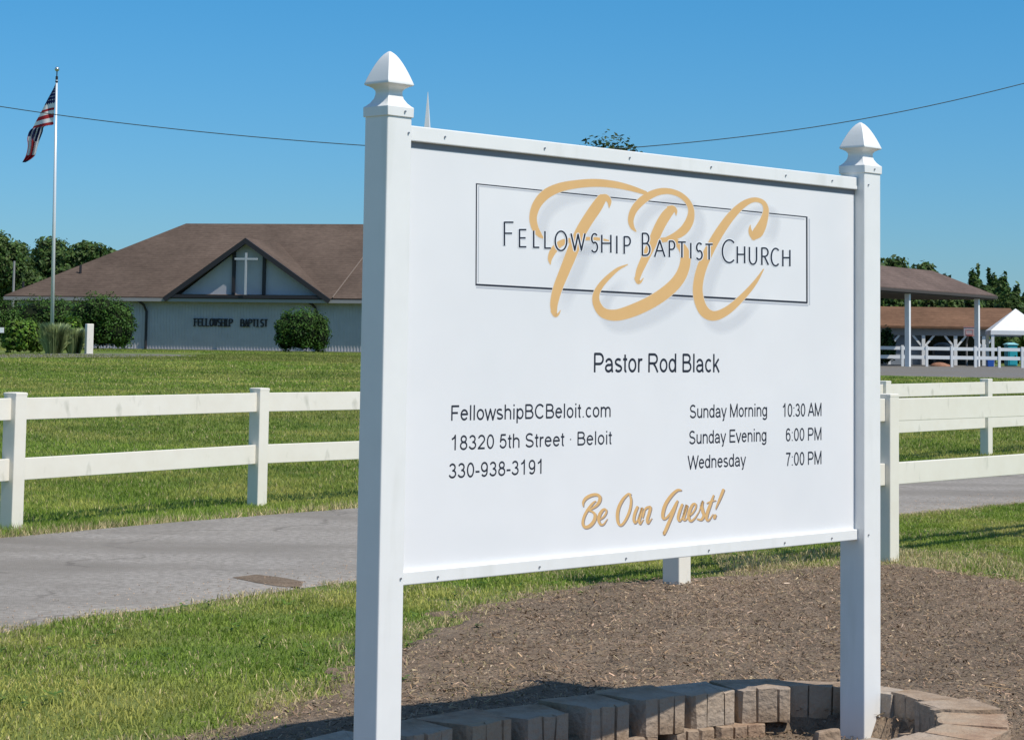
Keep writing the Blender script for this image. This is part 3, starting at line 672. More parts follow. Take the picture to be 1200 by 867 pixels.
for s, l, r, c in (('Pastor Rod Black', (695.8, 435.5), (842.5, 437), (695.8, 412.5)),
                   ('FellowshipBCBeloit.com', (528.5, 491.3), (715.4, 490), (528.5, 473.3)), ('18320 5th Street \u00b7 Beloit', (528.5, 525.2), (716.3, 522.6), (528.5, 508)), ('330-938-3191', (526.3, 558.8), (636.8, 556.4), (526.3, 541.3)),
                   ('Sunday Morning', (808.4, 489.2), (898.8, 488.5), (808.4, 473.5)), ('10:30 AM', (917, 488.2), (962.5, 487.6), (917, 472.8)),
                   ('Sunday Evening', (807.6, 519.3), (898, 518), (807.6, 503.6)), ('6:00 PM', (921, 516.5), (962.5, 516), (921, 501.4)),
                   ('Wednesday', (806.8, 548.8), (873.2, 546.6), (806.8, 533.2)), ('7:00 PM', (921, 545.2), (962.5, 544.4), (921, 529.6))):
    panel_text(s, l, r, c)
zb = lambda x, y: pp(670 + x / 6.316, 560 + y / 6.316)
GUEST = [
 [(84, 208, 8), (84, 178, 18), (105, 147, 24), (145, 126, 24), (185, 122, 22), (207, 140, 24), (203, 172, 24), (180, 203, 20), (145, 226, 14), (118, 240, 8)],
 [(118, 238, 10), (152, 248, 16), (172, 276, 24), (162, 318, 26), (132, 352, 26), (100, 362, 24), (82, 342, 22), (84, 305, 20), (100, 262, 20), (130, 215, 20), (160, 180, 16), (176, 170, 8)],
 [(206, 306, 10), (235, 285, 14), (254, 254, 14), (251, 232, 14), (230, 234, 20), (206, 268, 24), (198, 310, 22), (212, 342, 18), (236, 338, 12), (262, 300, 5)],
 [(436, 118, 10), (414, 118, 16), (376, 158, 22), (346, 218, 24), (336, 282, 24), (346, 338, 20), (372, 342, 18), (406, 292, 20), (430, 228, 20), (438, 165, 18), (428, 122, 14)],
 [(484, 214, 20), (465, 262, 22), (458, 308, 20), (468, 330, 16), (488, 306, 10), (506, 262, 10), (520, 218, 14), (508, 268, 22), (498, 316, 20), (506, 338, 12), (528, 305, 6)],
 [(532, 250, 6), (548, 222, 16), (566, 214, 18), (580, 218, 22), (572, 258, 22), (558, 306, 22), (564, 332, 16), (592, 296, 5)],
 [(540, 225, 10), (530, 262, 16), (524, 290, 10)],
 [(806, 88, 14), (778, 90, 20), (736, 128, 24), (694, 190, 26), (674, 254, 26), (676, 296, 22), (700, 292, 16), (736, 248, 16), (772, 182, 16)],
 [(780, 170, 16), (752, 246, 22), (718, 326, 24), (692, 388, 24), (680, 414, 16), (678, 392, 6)],
 [(816, 196, 18), (796, 250, 22), (786, 296, 20), (798, 316, 14), (822, 282, 10), (852, 198, 18), (834, 262, 22), (826, 302, 18), (842, 308, 10), (866, 272, 5)],
 [(866, 282, 8), (892, 258, 13), (914, 222, 13), (916, 192, 14), (894, 196, 20), (870, 244, 24), (864, 292, 22), (880, 316, 18), (908, 296, 12), (938, 250, 6)],
 [(938, 252, 6), (968, 172, 12), (962, 206, 20), (968, 244, 24), (976, 276, 22), (958, 306, 18), (930, 302, 12)],
 [(1048, 128, 12), (1026, 190, 22), (1002, 258, 24), (996, 302, 20), (1014, 310, 12), (1044, 264, 5)],
 [(1000, 184, 8), (1030, 172, 12), (1064, 164, 6)],
 [(1120, 88, 22), (1098, 144, 20), (1072, 206, 12), (1064, 228, 6)],
 [(1060, 276, 22), (1054, 292, 22)]]
g1, g2, g0 = Print(.0003, zb), Print(.0004, zb), Print(.0001, zb)
for st in GUEST:
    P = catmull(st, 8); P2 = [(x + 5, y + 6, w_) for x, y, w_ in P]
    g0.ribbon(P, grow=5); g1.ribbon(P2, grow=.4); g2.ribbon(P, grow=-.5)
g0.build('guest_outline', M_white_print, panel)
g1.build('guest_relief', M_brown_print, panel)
tag(g2.build('greeting', M_gold, panel), 'gold slanted script Be Our Guest!')

# ------------------------------------------------------------------ stone edging ring
RING = [(.79, 8.50), (1.2, 8.59), (1.45, 8.52), (1.67, 8.27), (1.80, 7.93), (1.78, 7.6), (1.62, 7.3), (1.38, 7.1), (1.05, 6.92), (.6, 6.55), (0, 5.95), (-.5, 5.6), (-.95, 5.5), (-1.2, 5.8), (-1.08, 6.3), (-.79, 6.94), (-.42, 7.42), (-.05, 7.81), (.37, 8.18)]
RV = [Vector((a, b, 0)) for a, b in RING]
def closed(P, k=16):
    n = len(P); out = []
    for i in range(n):
        a, b, c, d = P[i - 1], P[i], P[(i + 1) % n], P[(i + 2) % n]
        for j in range(k):
            t = j / k; out.append(.5 * ((2 * b) + (c - a) * t + (2 * a - 5 * b + 4 * c - d) * t * t + (3 * b - a - 3 * c + d) * t ** 3))
    return out
RP = closed(RV); RL = [0]
for a, b in zip(RP, RP[1:] + RP[:1]): RL.append(RL[-1] + (b - a).length)
TOT = RL[-1]; NB = round(TOT / .29)
def ringpt(s):
    s %= TOT
    import bisect
    i = bisect.bisect_right(RL, s) - 1; a, b = RP[i % len(RP)], RP[(i + 1) % len(RP)]; return a.lerp(b, (s - RL[i]) / (RL[i + 1] - RL[i]))
edging = empty('stone_edging', (.3, 7.2, 0), 0, 'low oval ring of tan concrete edging stones around the sign posts', 'garden edging')
def stone(i, frac, z0, ht, inset):
    s0, s1 = (i + frac) * TOT / NB, (i + 1 + frac) * TOT / NB
    a, b = ringpt(s0), ringpt(s1); c = (a + b) / 2; t = (b - a).normalized(); inn = Vector((-t.y, t.x, 0))
    if (Vector((.3, 7.1, 0)) - c).dot(inn) < 0: inn = -inn
    c = c + inn * inset
    L = (b - a).length - .004; hw = L / 2; dp = R.uniform(.235, .25); iw = hw - .05
    if c.x > .95 and c.y > 8.15: dp = .15; iw = hw - .03
    w2 = hw - .002; poly = [(-w2, .012), (-w2 + .015, 0), (w2 - .015, 0), (w2, .012), (w2 - .006, .06), (iw + .010, dp - .02), (iw, dp)]
    for q_ in (iw * .36 + R.uniform(-.015, .015), -iw * .40 + R.uniform(-.015, .015)):
        poly += [(q_ + .004, dp), (q_ + .002, dp - .014), (q_ - .002, dp - .014), (q_ - .004, dp)]
    poly += [(-iw, dp), (-iw - .010, dp - .02), (-w2 + .006, .06)]
    m = MB(); m.prism(poly, z0, ht)
    m.v = [(vx + R.uniform(-.005, .005), vy + R.uniform(-.004, .004), vz + R.uniform(-.005, .005)) for vx, vy, vz in m.v]
    o = m.build('edging_stone', [M_block, M_block2, M_block3, M_block][R.randrange(4)], edging, bevel=.005)
    ang = math.atan2(inn.y, inn.x) - math.pi / 2 + R.uniform(-.045, .045)
    o.location = c + Vector((R.uniform(-.01, .01), R.uniform(-.01, .01), 0)) - Vector((.3, 7.2, 0)); o.rotation_euler = (R.uniform(-.015, .015), R.uniform(-.015, .015), ang)
for i in range(NB):
    stone(i, 0, .010, .140 + R.uniform(-.008, .008), 0)
    stone(i, .5, -.14, .010, .012)
    # flip handedness if local x does not run along t
p = Vector((1.185, 8.0, 0))
m = MB(); m.add([(-.06, -.04, -.01), (.05, -.045, -.01), (.055, .04, -.01), (-.055, .05, -.01), (-.04, -.02, .085), (.045, -.03, .10), (.05, .03, .09), (-.03, .04, .08)],
      [(3, 2, 1, 0), (4, 5, 6, 7), (0, 1, 5, 4), (1, 2, 6, 5), (2, 3, 7, 6), (3, 0, 4, 7)])
o = m.build('loose_stone', M_block, bevel=.01); o.location = (p.x, p.y, -.045); o.rotation_euler = (0, 0, .3)
tag(o, 'broken tan stone lying inside the ring left of the right sign post', 'stone')

# ------------------------------------------------------------------ ranch fences
def oriented(a, b):
    d = (b - a); d.z = 0; return math.atan2(d.y, d.x), d.length
def ranch_fence(name, pts, ph, rails, pw, label, rail_th=.04, lean=None, mat=None):
    root = empty(name, pts[0], 0, label, 'fence'); mat = mat or M_fence
    o0 = pts[0]
    for i, p_ in enumerate(pts):
        q_ = pts[min(i + 1, len(pts) - 1)]; r_ = pts[max(i - 1, 0)]; rz, _ = oriented(r_, q_)
        m = MB(); m.box(-pw / 2, pw / 2, -pw / 2, pw / 2, -.1, ph)
        c = m.build('post', mat, root, bevel=.006); c.location = p_ - o0; c.rotation_euler = (R.uniform(-.006, .006), R.uniform(-.006, .006), rz)
        k_ = MB(); k_.sqloft([(pw / 2 + .0012, ph - .012), (pw / 2 + .0012, ph + .003), (pw / 2 - .008, ph + .008), (.02, ph + .010)])
        k_.build('post_cap', mat, c)
    for a, b in zip(pts, pts[1:]):
        rz, L = oriented(a, b); dz = b.z - a.z
        for z0, z1 in rails:
            m = MB(); g_ = pw / 2 - .006
            vs_ = []
            for xx in (g_, L - g_):
                zz = dz * xx / L
                vs_ += [(xx, -rail_th / 2, z0 + zz), (xx, rail_th / 2, z0 + zz), (xx, rail_th / 2, z1 + zz), (xx, -rail_th / 2, z1 + zz)]
            m.add(vs_, [(0, 1, 2, 3), (7, 6, 5, 4), (0, 4, 5, 1), (1, 5, 6, 2), (2, 6, 7, 3), (3, 7, 4, 0)])
            r__ = m.build('rail', mat, root, bevel=.004); r__.location = a - o0; r__.rotation_euler = (0, 0, rz)
    return root
def v3(x, y): return Vector((x, y, tz(x, y)))
a, b = g(13, 620), g(301, 592); d = (b - a).normalized(); 
e_ = g(1156, 533); pts = [a - d * 3.06 * 2, a - d * 3.06, a, b]
for i in range(1, 6): q_ = b.lerp(e_, i / 5); pts.append(v3(q_.x, q_.y))
d2 = (e_ - b).normalized(); pts += [v3(*(e_ + d2 * 2.75 * i).xy) for i in (1, 2, 3)]
ranch_fence('ranch_fence', pts, 1.02, [(.365, .53), (.82, .985)], .125, 'white two rail vinyl fence running along the far side of the driveway')
a, b = g(793, 690.5), g(1039.5, 657); d = (b - a)
pts = [a, b] + [b + d * 1.02 * i for i in (1, 2, 3)]
ranch_fence('ranch_fence', [v3(p_.x, p_.y) for p_ in pts], 1.13, [(.515, .665), (.95, 1.105)], .122, 'nearer white two rail vinyl fence starting behind the sign on the near verge')

# ------------------------------------------------------------------ foliage
def leaf_cloud(lobes, n, size, tone=(.55, 1.5), squash=1.0, up=0.25, spikes=0):
    """lobes: (cx,cy,cz,rx,ry,rz). many small leaf faces spread through the outer volume"""
    lobes = np.array(lobes, float); vol = (lobes[:, 3] * lobes[:, 4] * lobes[:, 5]) ** .7; pr = vol / vol.sum()
    li = NR.choice(len(lobes), n, p=pr); Lb = lobes[li]
    d = NR.normal(size=(n, 3)); d /= np.linalg.norm(d, axis=1)[:, None]
    lump = 1 + .16 * np.sin(d[:, 0] * 7 + li) * np.sin(d[:, 1] * 6 + 2 * li) + .12 * np.sin(d[:, 2] * 9 + li * 3)
    r = (NR.random(n) ** .28) * lump
    c = Lb[:, :3] + d * Lb[:, 3:] * r[:, None]
    nrm = d + NR.normal(0, .55, (n, 3)) + np.array([0, 0, up]); nrm /= np.linalg.norm(nrm, axis=1)[:, None]
    u = np.cross(nrm, NR.normal(size=(n, 3))); u /= np.linalg.norm(u, axis=1)[:, None]; v_ = np.cross(nrm, u)
    s = size * NR.uniform(.5, 1.4, n)[:, None]
    V = np.stack([c - u * s, c - v_ * s * .55, c + u * s, c + v_ * s * .55], 1).reshape(-1, 3)
    t = NR.uniform(tone[0], tone[1], n)
    cl = .75 + .5 * vnoise(c[:, 0] + c[:, 1] * .7, c[:, 2] + 50, 1 / (size * 7), 5)
    cols = np.stack([t * cl * NR.uniform(.85, 1.25, n), t * cl, t * cl * NR.uniform(.7, 1.1, n)], 1)
    return V, np.repeat(cols, 4, 0)
def foliage(name, lobes, n, size, mat, parent=None, **kw):
    V, c = leaf_cloud(lobes, n, size, **kw)
    return mesh_obj(name, np_mesh(name, V, np.arange(len(V)).reshape(-1, 4), 4, c), mat, parent)
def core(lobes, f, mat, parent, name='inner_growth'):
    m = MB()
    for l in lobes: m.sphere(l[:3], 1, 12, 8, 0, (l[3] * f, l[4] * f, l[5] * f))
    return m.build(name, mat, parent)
def tree(name, x, y, h, wd, label, mat=None, n=15000, leaf=.2, conifer=False, group=None, seed=0, lean=0):
    rr = random.Random(seed); z = tz(x, y); root = empty(name, (x, y, z), 0, label, 'tree', group)
    lobes = []
    if conifer:
        for k in range(14):
            t = k / 13; r = wd / 2 * (1 - t) ** .75 * rr.uniform(.75, 1.1) + .12
            lobes.append((rr.uniform(-.07, .07) * wd, rr.uniform(-.07, .07) * wd, h * (.12 + .84 * t), r, r, h * .085))
    else:
        for k in range(17):
            a_ = rr.uniform(0, 6.28); rad = rr.uniform(.12, .36) * wd; zz = rr.uniform(.22, .84); r = wd * rr.uniform(.17, .26) * (1.15 - .5 * abs(zz - .5))
            lobes.append((math.cos(a_) * rad * (1.15 - zz * .6), math.sin(a_) * rad * (1.15 - zz * .6), h * zz, r, r, r * .85))
        lobes.append((0, 0, h * .62, wd * .3, wd * .3, h * .24)); lobes.append((wd * .04, 0, h * .86, wd * .17, wd * .17, h * .10))
    foliage('crown', lobes, n, leaf, mat or M_leaf_far, root)
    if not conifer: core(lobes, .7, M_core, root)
    m = MB(); tr = h * .022 + .06
    m.tube([(0, 0, -.2), (lean * .2, 0, h * .25), (lean, 0, h * .55), (lean, .1, h * .85)], [tr * 1.5, tr, tr * .6, tr * .15], 8)
    for k in range(4):
        a_ = rr.uniform(0, 6.28); z0 = h * rr.uniform(.25, .5)
        m.tube([(0, 0, z0), (math.cos(a_) * wd * .15, math.sin(a_) * wd * .15, z0 + h * .1), (math.cos(a_) * wd * .3, math.sin(a_) * wd * .3, z0 + h * .22)], [tr * .5, tr * .35, tr * .1], 6)
    m.build('trunk', M_bark, root)
    return root

# ------------------------------------------------------------------ church
CA = -.17; CU = Vector((math.cos(CA), math.sin(CA), 0)); CN = Vector((-math.sin(CA), math.cos(CA), 0))
e0 = at(5, 347, 112); CO = Vector((e0.x, e0.y, 0)); CZ = float(terr(-15, 108))
church = empty('church_building', CO, CA, 'long low church with brown hipped shingle roof, dark trimmed gable and white cross', 'church')
def cp(px, py, v=0.0): return plane_local(px, py, CO, CU, CN, v)
EZ = cp(200, 348)[1]; OV = .50                                    # eave height, overhang
CLEN = 40.0; CDEP = 19.0
ux, uz = cp(218, 262, 8.8); RZ = uz
# roof shell with thickness, hipped
def hip(L, D, ez, rz, r0, r1, y0=0, t=.18):
    b = [(0, y0, ez), (L, y0, ez), (L, y0 + D, ez), (0, y0 + D, ez), (r0, y0 + D / 2, rz), (r1, y0 + D / 2, rz)]
    lo = [(x_, y_, z_ - t) for x_, y_, z_ in b[:4]]
    return b + lo, [(0, 1, 5, 4), (1, 2, 5), (2, 3, 4, 5), (3, 0, 4), (0, 6, 7, 1), (1, 7, 8, 2), (2, 8, 9, 3), (3, 9, 6, 0), (6, 9, 8, 7)]
m = MB(); V_, F_ = hip(CLEN, 17.6, EZ, RZ, ux, CLEN - ux); m.add(V_, F_); roof = m.build('roof', M_roof, church)
# gutter line and soffit trim
m = MB(); m.box(-.02, CLEN + .02, -.09, 0.0, EZ - .24, EZ - .07); m.build('gutter', M_gutter, roof)
# front cross gable
gx0, _ = cp(194, 347); gx1, _ = cp(386, 349); gxa, gza = cp(288, 279, -.1); gxm = (gx0 + gx1) / 2
gb = EZ - .02
slope = (RZ - EZ) / 8.8; back = (gza - EZ) / slope
m = MB()
ax = gxa
T_ = .14
m.add([(gx0, -.1, gb), (ax, -.1, gza), (ax, back, gza + .02), (gx0, .02, gb)], [(0, 1, 2, 3)])
m.add([(gx1, -.1, gb), (ax, -.1, gza), (ax, back, gza + .02), (gx1, .02, gb)], [(3, 2, 1, 0)])
m.add([(gx0 + .3, -.1, gb - .0), (ax, -.1, gza - T_), (ax, back, gza - T_), (gx0 + .3, .3, gb)], [(3, 2, 1, 0)])
m.add([(gx1 - .3, -.1, gb - .0), (ax, -.1, gza - T_), (ax, back, gza - T_), (gx1 - .3, .3, gb)], [(0, 1, 2, 3)])
m.build('gable_roof', M_roof, roof)
# thick dark rake boards (bars lying in the gable front plane)
def bar(m, p, q, wd, y0, y1):
    p, q = Vector(p), Vector(q); d = (q - p).normalized(); n_ = Vector((-d.y, d.x)) * wd
    vs_ = [(p.x, y0, p.y), (q.x, y0, q.y), (q.x + n_.x, y0, q.y + n_.y), (p.x + n_.x, y0, p.y + n_.y)]
    m.add(vs_ + [(a_, y1, c_) for a_, b_, c_ in vs_], [(0, 1, 2, 3), (7, 6, 5, 4), (0, 4, 5, 1), (1, 5, 6, 2), (2, 6, 7, 3), (3, 7, 4, 0)])
gable = empty('front_gable', (0, 0, 0)); gable.parent = church
m = MB(); bar(m, (gx0 - .1, EZ - .04), (ax, gza), -.24, -.20, -.04); m.build('rake_board', M_dark, gable)
m = MB(); bar(m, (gx1 + .1, EZ - .04), (ax, gza), .24, -.205, -.045); m.build('rake_board', M_dark, gable)
m = MB(); m.box(gx0 + .25, gx1 - .25, -.18, .3, EZ - .03, EZ + .13); m.build('tie_beam', M_dark, gable)
GD = .34                                                        # how far the infill sits back
m = MB(); zt_ = gza - .2
m.add([(gx0 + .5, GD, EZ), (gx1 - .5, GD, EZ), (ax, GD, zt_), (gx0 + .5, GD + .1, EZ), (gx1 - .5, GD + .1, EZ), (ax, GD + .1, zt_)], [(0, 1, 2), (3, 5, 4), (0, 3, 4, 1), (1, 4, 5, 2), (2, 5, 3, 0)])
m.build('gable_infill', M_wall, gable)
for px_, top in ((273.5, 296), (309, 299)):
    u_, z_ = cp(px_, top, .1); m = MB(); m.box(u_ - .08, u_ + .08, GD - .14, GD + .02, EZ + .16, z_ + .05); m.build('mullion', M_dark, gable)
u_, zc = cp(288.5, 299, -.3); ub, zbar = cp(288.5, 303.5, -.3); _, zb_ = cp(289, 345.5, -.3)
m = MB(); m.box(u_ - .05, u_ + .05, -.34, -.27, zb_, zc + .12); m.box(u_ - .6, u_ + .6, -.335, -.255, zbar - .05, zbar + .05)
m.build('cross', new_mat('grey_white_paint', (.42, .44, .47), .5), gable)
# walls: panels with vertical battens (battens joined: too fine to tell apart)
WY = OV
m = MB(); m.box(OV, CLEN - OV, WY, 17.6 - OV, CZ - .3, EZ - .1); wall = m.build('wall', M_wall, church)
m = MB(); k_ = OV + .1
while k_ < CLEN - OV: m.box(k_, k_ + .05, WY - .028, WY + .01, CZ - .2, EZ - .12); k_ += .165
o = m.build('siding_batten', M_wall, wall); o['kind'] = 'stuff'
# dark stained upper siding boards read as one plane; base plinth
m = MB(); m.box(OV - .02, CLEN - OV + .02, WY - .10, WY + .02, CZ - .3, CZ + .06); m.build('plinth', M_gutter, wall)
# downpipes
for px_, y0_, y1_, off in ((172, 352, 407, 1), (372, 353, 372, 0)):
    u_, _ = cp(px_, 380, WY); m = MB()
    m.tube([(u_ - .32, -.02, EZ - .2), (u_ - .1, WY * .5, EZ - .42), (u_, WY - .1, EZ - .75), (u_, WY - .1, CZ + .05)], .07, 8)
    m.build('downpipe', M_dark, church)
# slab lettering on the wall
us, zt1 = cp(228, 373.5, WY); ue, _ = cp(313.5, 373.5, WY); _, zb1 = cp(228, 381.8, WY); CH = zt1 - zb1
word = 'FELLOWSHIP  BAPTIST'; adv = (ue - us) / (len(word) - .2); m = MB(); k_ = 0
def slab(m, ch, x0, x1, z0, z1, th):
    for st in GL[ch]:
        for (a0, b0), (a1, b1) in zip(st, st[1:]):
            p_ = Vector((x0 + (x1 - x0) * a0, z0 + (z1 - z0) * b0)); q_ = Vector((x0 + (x1 - x0) * a1, z0 + (z1 - z0) * b1)); d_ = (q_ - p_)
            if d_.length < 1e-5: continue
            d_.normalize(); wd = th * (1.25 if abs(d_.y) > .7 else .8); n_ = Vector((-d_.y, d_.x)) * wd / 2
            off = R.uniform(0, .008)
            c_ = [p_ + n_, p_ - n_, q_ - n_, q_ + n_]
            m.add([(v_.x, WY - .09 - off, v_.y) for v_ in c_] + [(v_.x, WY - .04, v_.y) for v_ in c_], [(0, 1, 2, 3), (7, 6, 5, 4), (0, 4, 5, 1), (1, 5, 6, 2), (2, 6, 7, 3), (3, 7, 4, 0)])
    feet = {'F': [(0, 0), (0, 1)], 'L': [(0, 1)], 'H': [(0, 0), (1, 0), (0, 1), (1, 1)], 'I': [(.5, 0), (.5, 1)], 'P': [(0, 0)], 'A': [(0, 0), (1, 0)], 'W': [(0, 1), (1, 1)]}.get(ch, [])
    for a_, b_ in feet:
        x_ = x0 + (x1 - x0) * a_; z_ = z0 + (z1 - z0) * b_; m.box(x_ - th * 1.3, x_ + th * 1.3, WY - .1, WY - .04, z_ - th * .35, z_ + th * .35)
for i, ch in enumerate(word):
    if ch == ' ': continue
    x0 = us + adv * i + adv * .12; m = MB(); slab(m, ch, x0, x0 + adv * (.78 if ch != 'I' else .5), zb1, zt1, .052)
    o = m.build('letter', M_letter, wall)
# projecting wing further right (its valley shows just left of the sign)
vx0, vz0 = cp(390, 348); wx1 = vx0 + 13
vv = 4.7; bx_, _ = cp(427, 293, vv); bz_ = EZ + slope * vv
m = MB(); A0, B0 = Vector((vx0, -.04, EZ + .01)), Vector((bx_, vv, bz_ + .05)); C0 = Vector((bx_ + 5, 8.4, RZ + .45)); D0 = Vector((wx1 + 2, -.04, EZ + .01)); E0 = Vector((wx1 + 2, 8.4, EZ + .4))
m.add([A0, D0, C0, B0, E0], [(0, 1, 2, 3), (1, 4, 2), (3, 2, 4)])
m.build('wing_roof', M_roof, roof)
m = MB(); m.tube([A0 + Vector((0, -.02, .04)), B0 + Vector((0, 0, .04))], .035, 6); m.build('valley_flashing', new_mat('valley_metal', (.17, .13, .105), .6), roof)
# roof vents
for px_, py_ in ((94, 328), (27, 341)):
    v_ = 2.6 if px_ > 50 else 1.0
    u_, z_ = cp(px_, py_, v_); zz = EZ + slope * min(v_, u_) ; m = MB(); m.tube([(u_, v_, zz - .1), (u_, v_, zz + .45)], .07, 8); m.build('roof_vent', M_dark, roof)
# steeple
su, sz = cp(501.5, 108, 8.8); m = MB()
hw = lambda z_: max(.01, (sz - z_) * .07)
m.sqloft([(1.15, RZ - 1.2), (1.15, RZ + 1.4), (1.25, RZ + 1.42), (1.25, RZ + 1.5), (hw(RZ + 1.6), RZ + 1.6), (hw(sz - .02), sz - .02), (.008, sz)], 0, su, 8.8)
m.build('steeple', M_farwhite, roof)

# ------------------------------------------------------------------ flagpole and flag
FY = 76.0
fb = at(60.8, 405, FY); fx, fz = fb.x, tz(fb.x, FY)
ftop = at(66.5, 93, FY); fball = at(67.5, 85, FY)
pole = empty('flagpole', (fx, FY, fz), 0, 'tall white flagpole with a ball on top rising from the shrubs', 'flagpole')
hgt_ = ftop.z - fz; dx = (ftop.x - fx) * 1.0
m = MB(); m.tube([(0, 0, -.1), (dx * .5, 0, hgt_ * .5), (dx, 0, hgt_)], [.072, .06, .035], 12); m.build('pole', M_metalpole, pole, smooth_=True)
m = MB(); m.tube([(dx, 0, hgt_ - .02), (dx, 0, hgt_ + .10)], .045, 10); m.tube([(dx, 0, hgt_ + .10), (dx, 0, hgt_ + .3)], .02, 8); m.tube([(dx, 0, hgt_ - .12), (dx + .0, 0, hgt_ - .06)], .05, 10); m.build('truck', M_dark, pole)
m = MB(); m.sphere((dx, 0, hgt_ + .36), .085, 14, 10); m.build('ball', new_mat('ball_silver', (.6, .62, .62), .25, .5, .9), pole, smooth_=True)
M_fr = new_mat('flag_red', (.42, .022, .03), .8); M_fw = new_mat('flag_white', (.85, .85, .87), .8); M_fbl = new_mat('flag_blue', (.012, .022, .11), .8)
for mm in (M_fr, M_fw, M_fbl):
    T = mm.node_tree; tr = T.nodes.new('ShaderNodeBsdfTranslucent'); tr.inputs[0].default_value = mm.node_tree.nodes['Principled BSDF'].inputs['Base Color'].default_value
    ms = T.nodes.new('ShaderNodeMixShader'); ms.inputs[0].default_value = .5; T.links.new(T.nodes['Principled BSDF'].outputs[0], ms.inputs[1]); T.links.new(tr.outputs[0], ms.inputs[2]); T.links.new(ms.outputs[0], T.nodes['Material Output'].inputs[0])
def flag():
    """limp flag: the hoist part hangs open beside the pole, the fly end is gathered below it"""
    o0 = at(66, 98, FY)
    rows = [(98, 65.2, 66, 0), (103, 62.6, 65.8, 1), (108, 59.6, 65.6, 1.5), (114.5, 55.8, 65, 2), (121, 52, 64.5, 3), (126, 49, 64, 4), (130, 46.6, 63.6, 4.5), (138, 41.8, 63, 5), (143, 39.4, 62.6, 5), (146.5, 37.6, 62, 4.5),
            (148.5, 36.4, 52, 3), (155, 33.4, 50, 1), (163, 32, 47, 0), (170, 32.6, 44.6, 0), (176, 32, 43, 0), (180, 31, 42, 0), (183, 29.6, 40.5, 1), (187, 27.4, 36, 1), (190.5, 26, 30, 0)]
    Rr = catmull(rows, 5); nv = 30; nu = len(Rr) - 1; P = []; fs = []; mi = []
    for i, (y, xl, xr, dr) in enumerate(Rr):
        for j in range(nv + 1):
            sx = j / nv; px_ = xr + (xl - xr) * sx; py_ = y + dr * sx ** 1.4; amp = min(1, sx * 3)
            dep = (.10 * math.sin(sx * 6 + y * .10) * amp if y < 147 else .22 * math.sin(sx * 15 + y * .05)) + .35 * sx * (1 if y < 147 else .6)
            P.append(tuple(at(px_, py_, FY + dep) - o0))
    for i in range(nu):
        y = (Rr[i][0] + Rr[i + 1][0]) / 2
        for j in range(nv):
            k0 = i * (nv + 1) + j; fs.append((k0, k0 + nv + 1, k0 + nv + 2, k0 + 1)); sx = (j + .5) / nv
            if y < 120.6: c = 1 if (i % 3 == 1 and (j + (i // 3 % 2) * 3) % 6 < 2 and sx < .9) else 2
            elif y < 146.5: c = [1, 0, 1, 0, 1, 0][min(5, int(np.searchsorted([125.8, 129, 133.6, 137.6, 142.6], y)))]
            elif y < 163 + 3 * math.sin(sx * 5): c = 1 if int(sx * 10) % 3 == 1 else 2
            elif y < 182: c = 0 if (.38 < sx < .64 or sx > .93) else 1
            else: c = 0 if y < 187.5 else 2
            mi.append(c)
    me = bpy.data.meshes.new('flag')
    me.from_pydata(P, [], fs); me.polygons.foreach_set('material_index', mi); me.polygons.foreach_set('use_smooth', [True] * len(fs))
    o = mesh_obj('flag', me, [M_fr, M_fw, M_fbl]); o.location = o0
    tag(o, 'stars and stripes flag hanging limp from the white flagpole', 'flag')
flag()

# ------------------------------------------------------------------ overhead cable
WPX = catmull([(-260, 79), (0, 125), (210, 152), (424, 170.5), (590, 177), (755, 172), (980, 145), (1200, 98), (1460, 22)], 8)
m = MB(); m.tube([at(a_, b_, 46) for a_, b_ in WPX], .0105, 6); o = m.build('overhead_cable', M_wire)
tag(o, 'thin dark overhead cable sagging across the blue sky', 'cable')

# ------------------------------------------------------------------ shrubs near the church
def shrub(name, px0, px1, pyt, pyb, y, label, mat, n=7000, leaf=.10, seed=1, inner=.86, group=None, box=False):
    rr = random.Random(seed); l, r_ = at(px0, pyb, y), at(px1, pyb, y); x = (l.x + r_.x) / 2; wd = r_.x - l.x; z = tz(x, y); top = at((px0 + px1) / 2, pyt, y).z - z
    root = empty(name, (x, y, z), 0, label, 'shrub', group); lobes = [(0, 0, top * .5, wd * .44, wd * .40, top * .48)]
    for k in range(9):
        a_ = rr.uniform(0, 6.28); zz = rr.uniform(.3, .72) * top
        lobes.append((math.cos(a_) * wd * .26, math.sin(a_) * wd * .25, zz, wd * .2, wd * .2, top * .26))
    if box: lobes += [(-wd * .3, 0, top * .45, wd * .2, wd * .25, top * .45), (wd * .3, 0, top * .45, wd * .2, wd * .25, top * .45)]
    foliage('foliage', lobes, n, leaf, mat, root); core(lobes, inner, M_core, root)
    return root
shrub('round_shrub', -55, 22, 347, 406, 101, 'dark green rounded shrub half cut by the left edge before the church', M_hedge, seed=3, n=16000, leaf=.06, inner=.84)
shrub('round_shrub', 2, 100, 348, 406, 104, 'wide dark green clipped shrub behind the flagpole base', M_hedge, seed=4, n=26000, leaf=.06, inner=.84, box=True)
shrub('round_shrub', 76, 158, 345, 407, 98, 'big dark green rounded shrub at the left corner of the church wall', M_hedge, seed=5, n=24000, leaf=.06, inner=.84, box=True)
shrub('round_shrub', 321, 387, 361, 413, 100, 'dark green ball shaped shrub under the church wall lettering', M_hedge, seed=6, n=20000, leaf=.055, inner=.84, box=True)
shrub('low_shrub', 1, 52, 374, 412, 74, 'low leafy green bush left of the flagpole', M_hedge_y, seed=7, n=10000, leaf=.06, inner=.8, box=True)
shrub('low_shrub', 68, 100, 373, 409, 75.5, 'small yellow green bush right of the flagpole', M_hedge_y, seed=8, n=3500, leaf=.08, inner=.8)
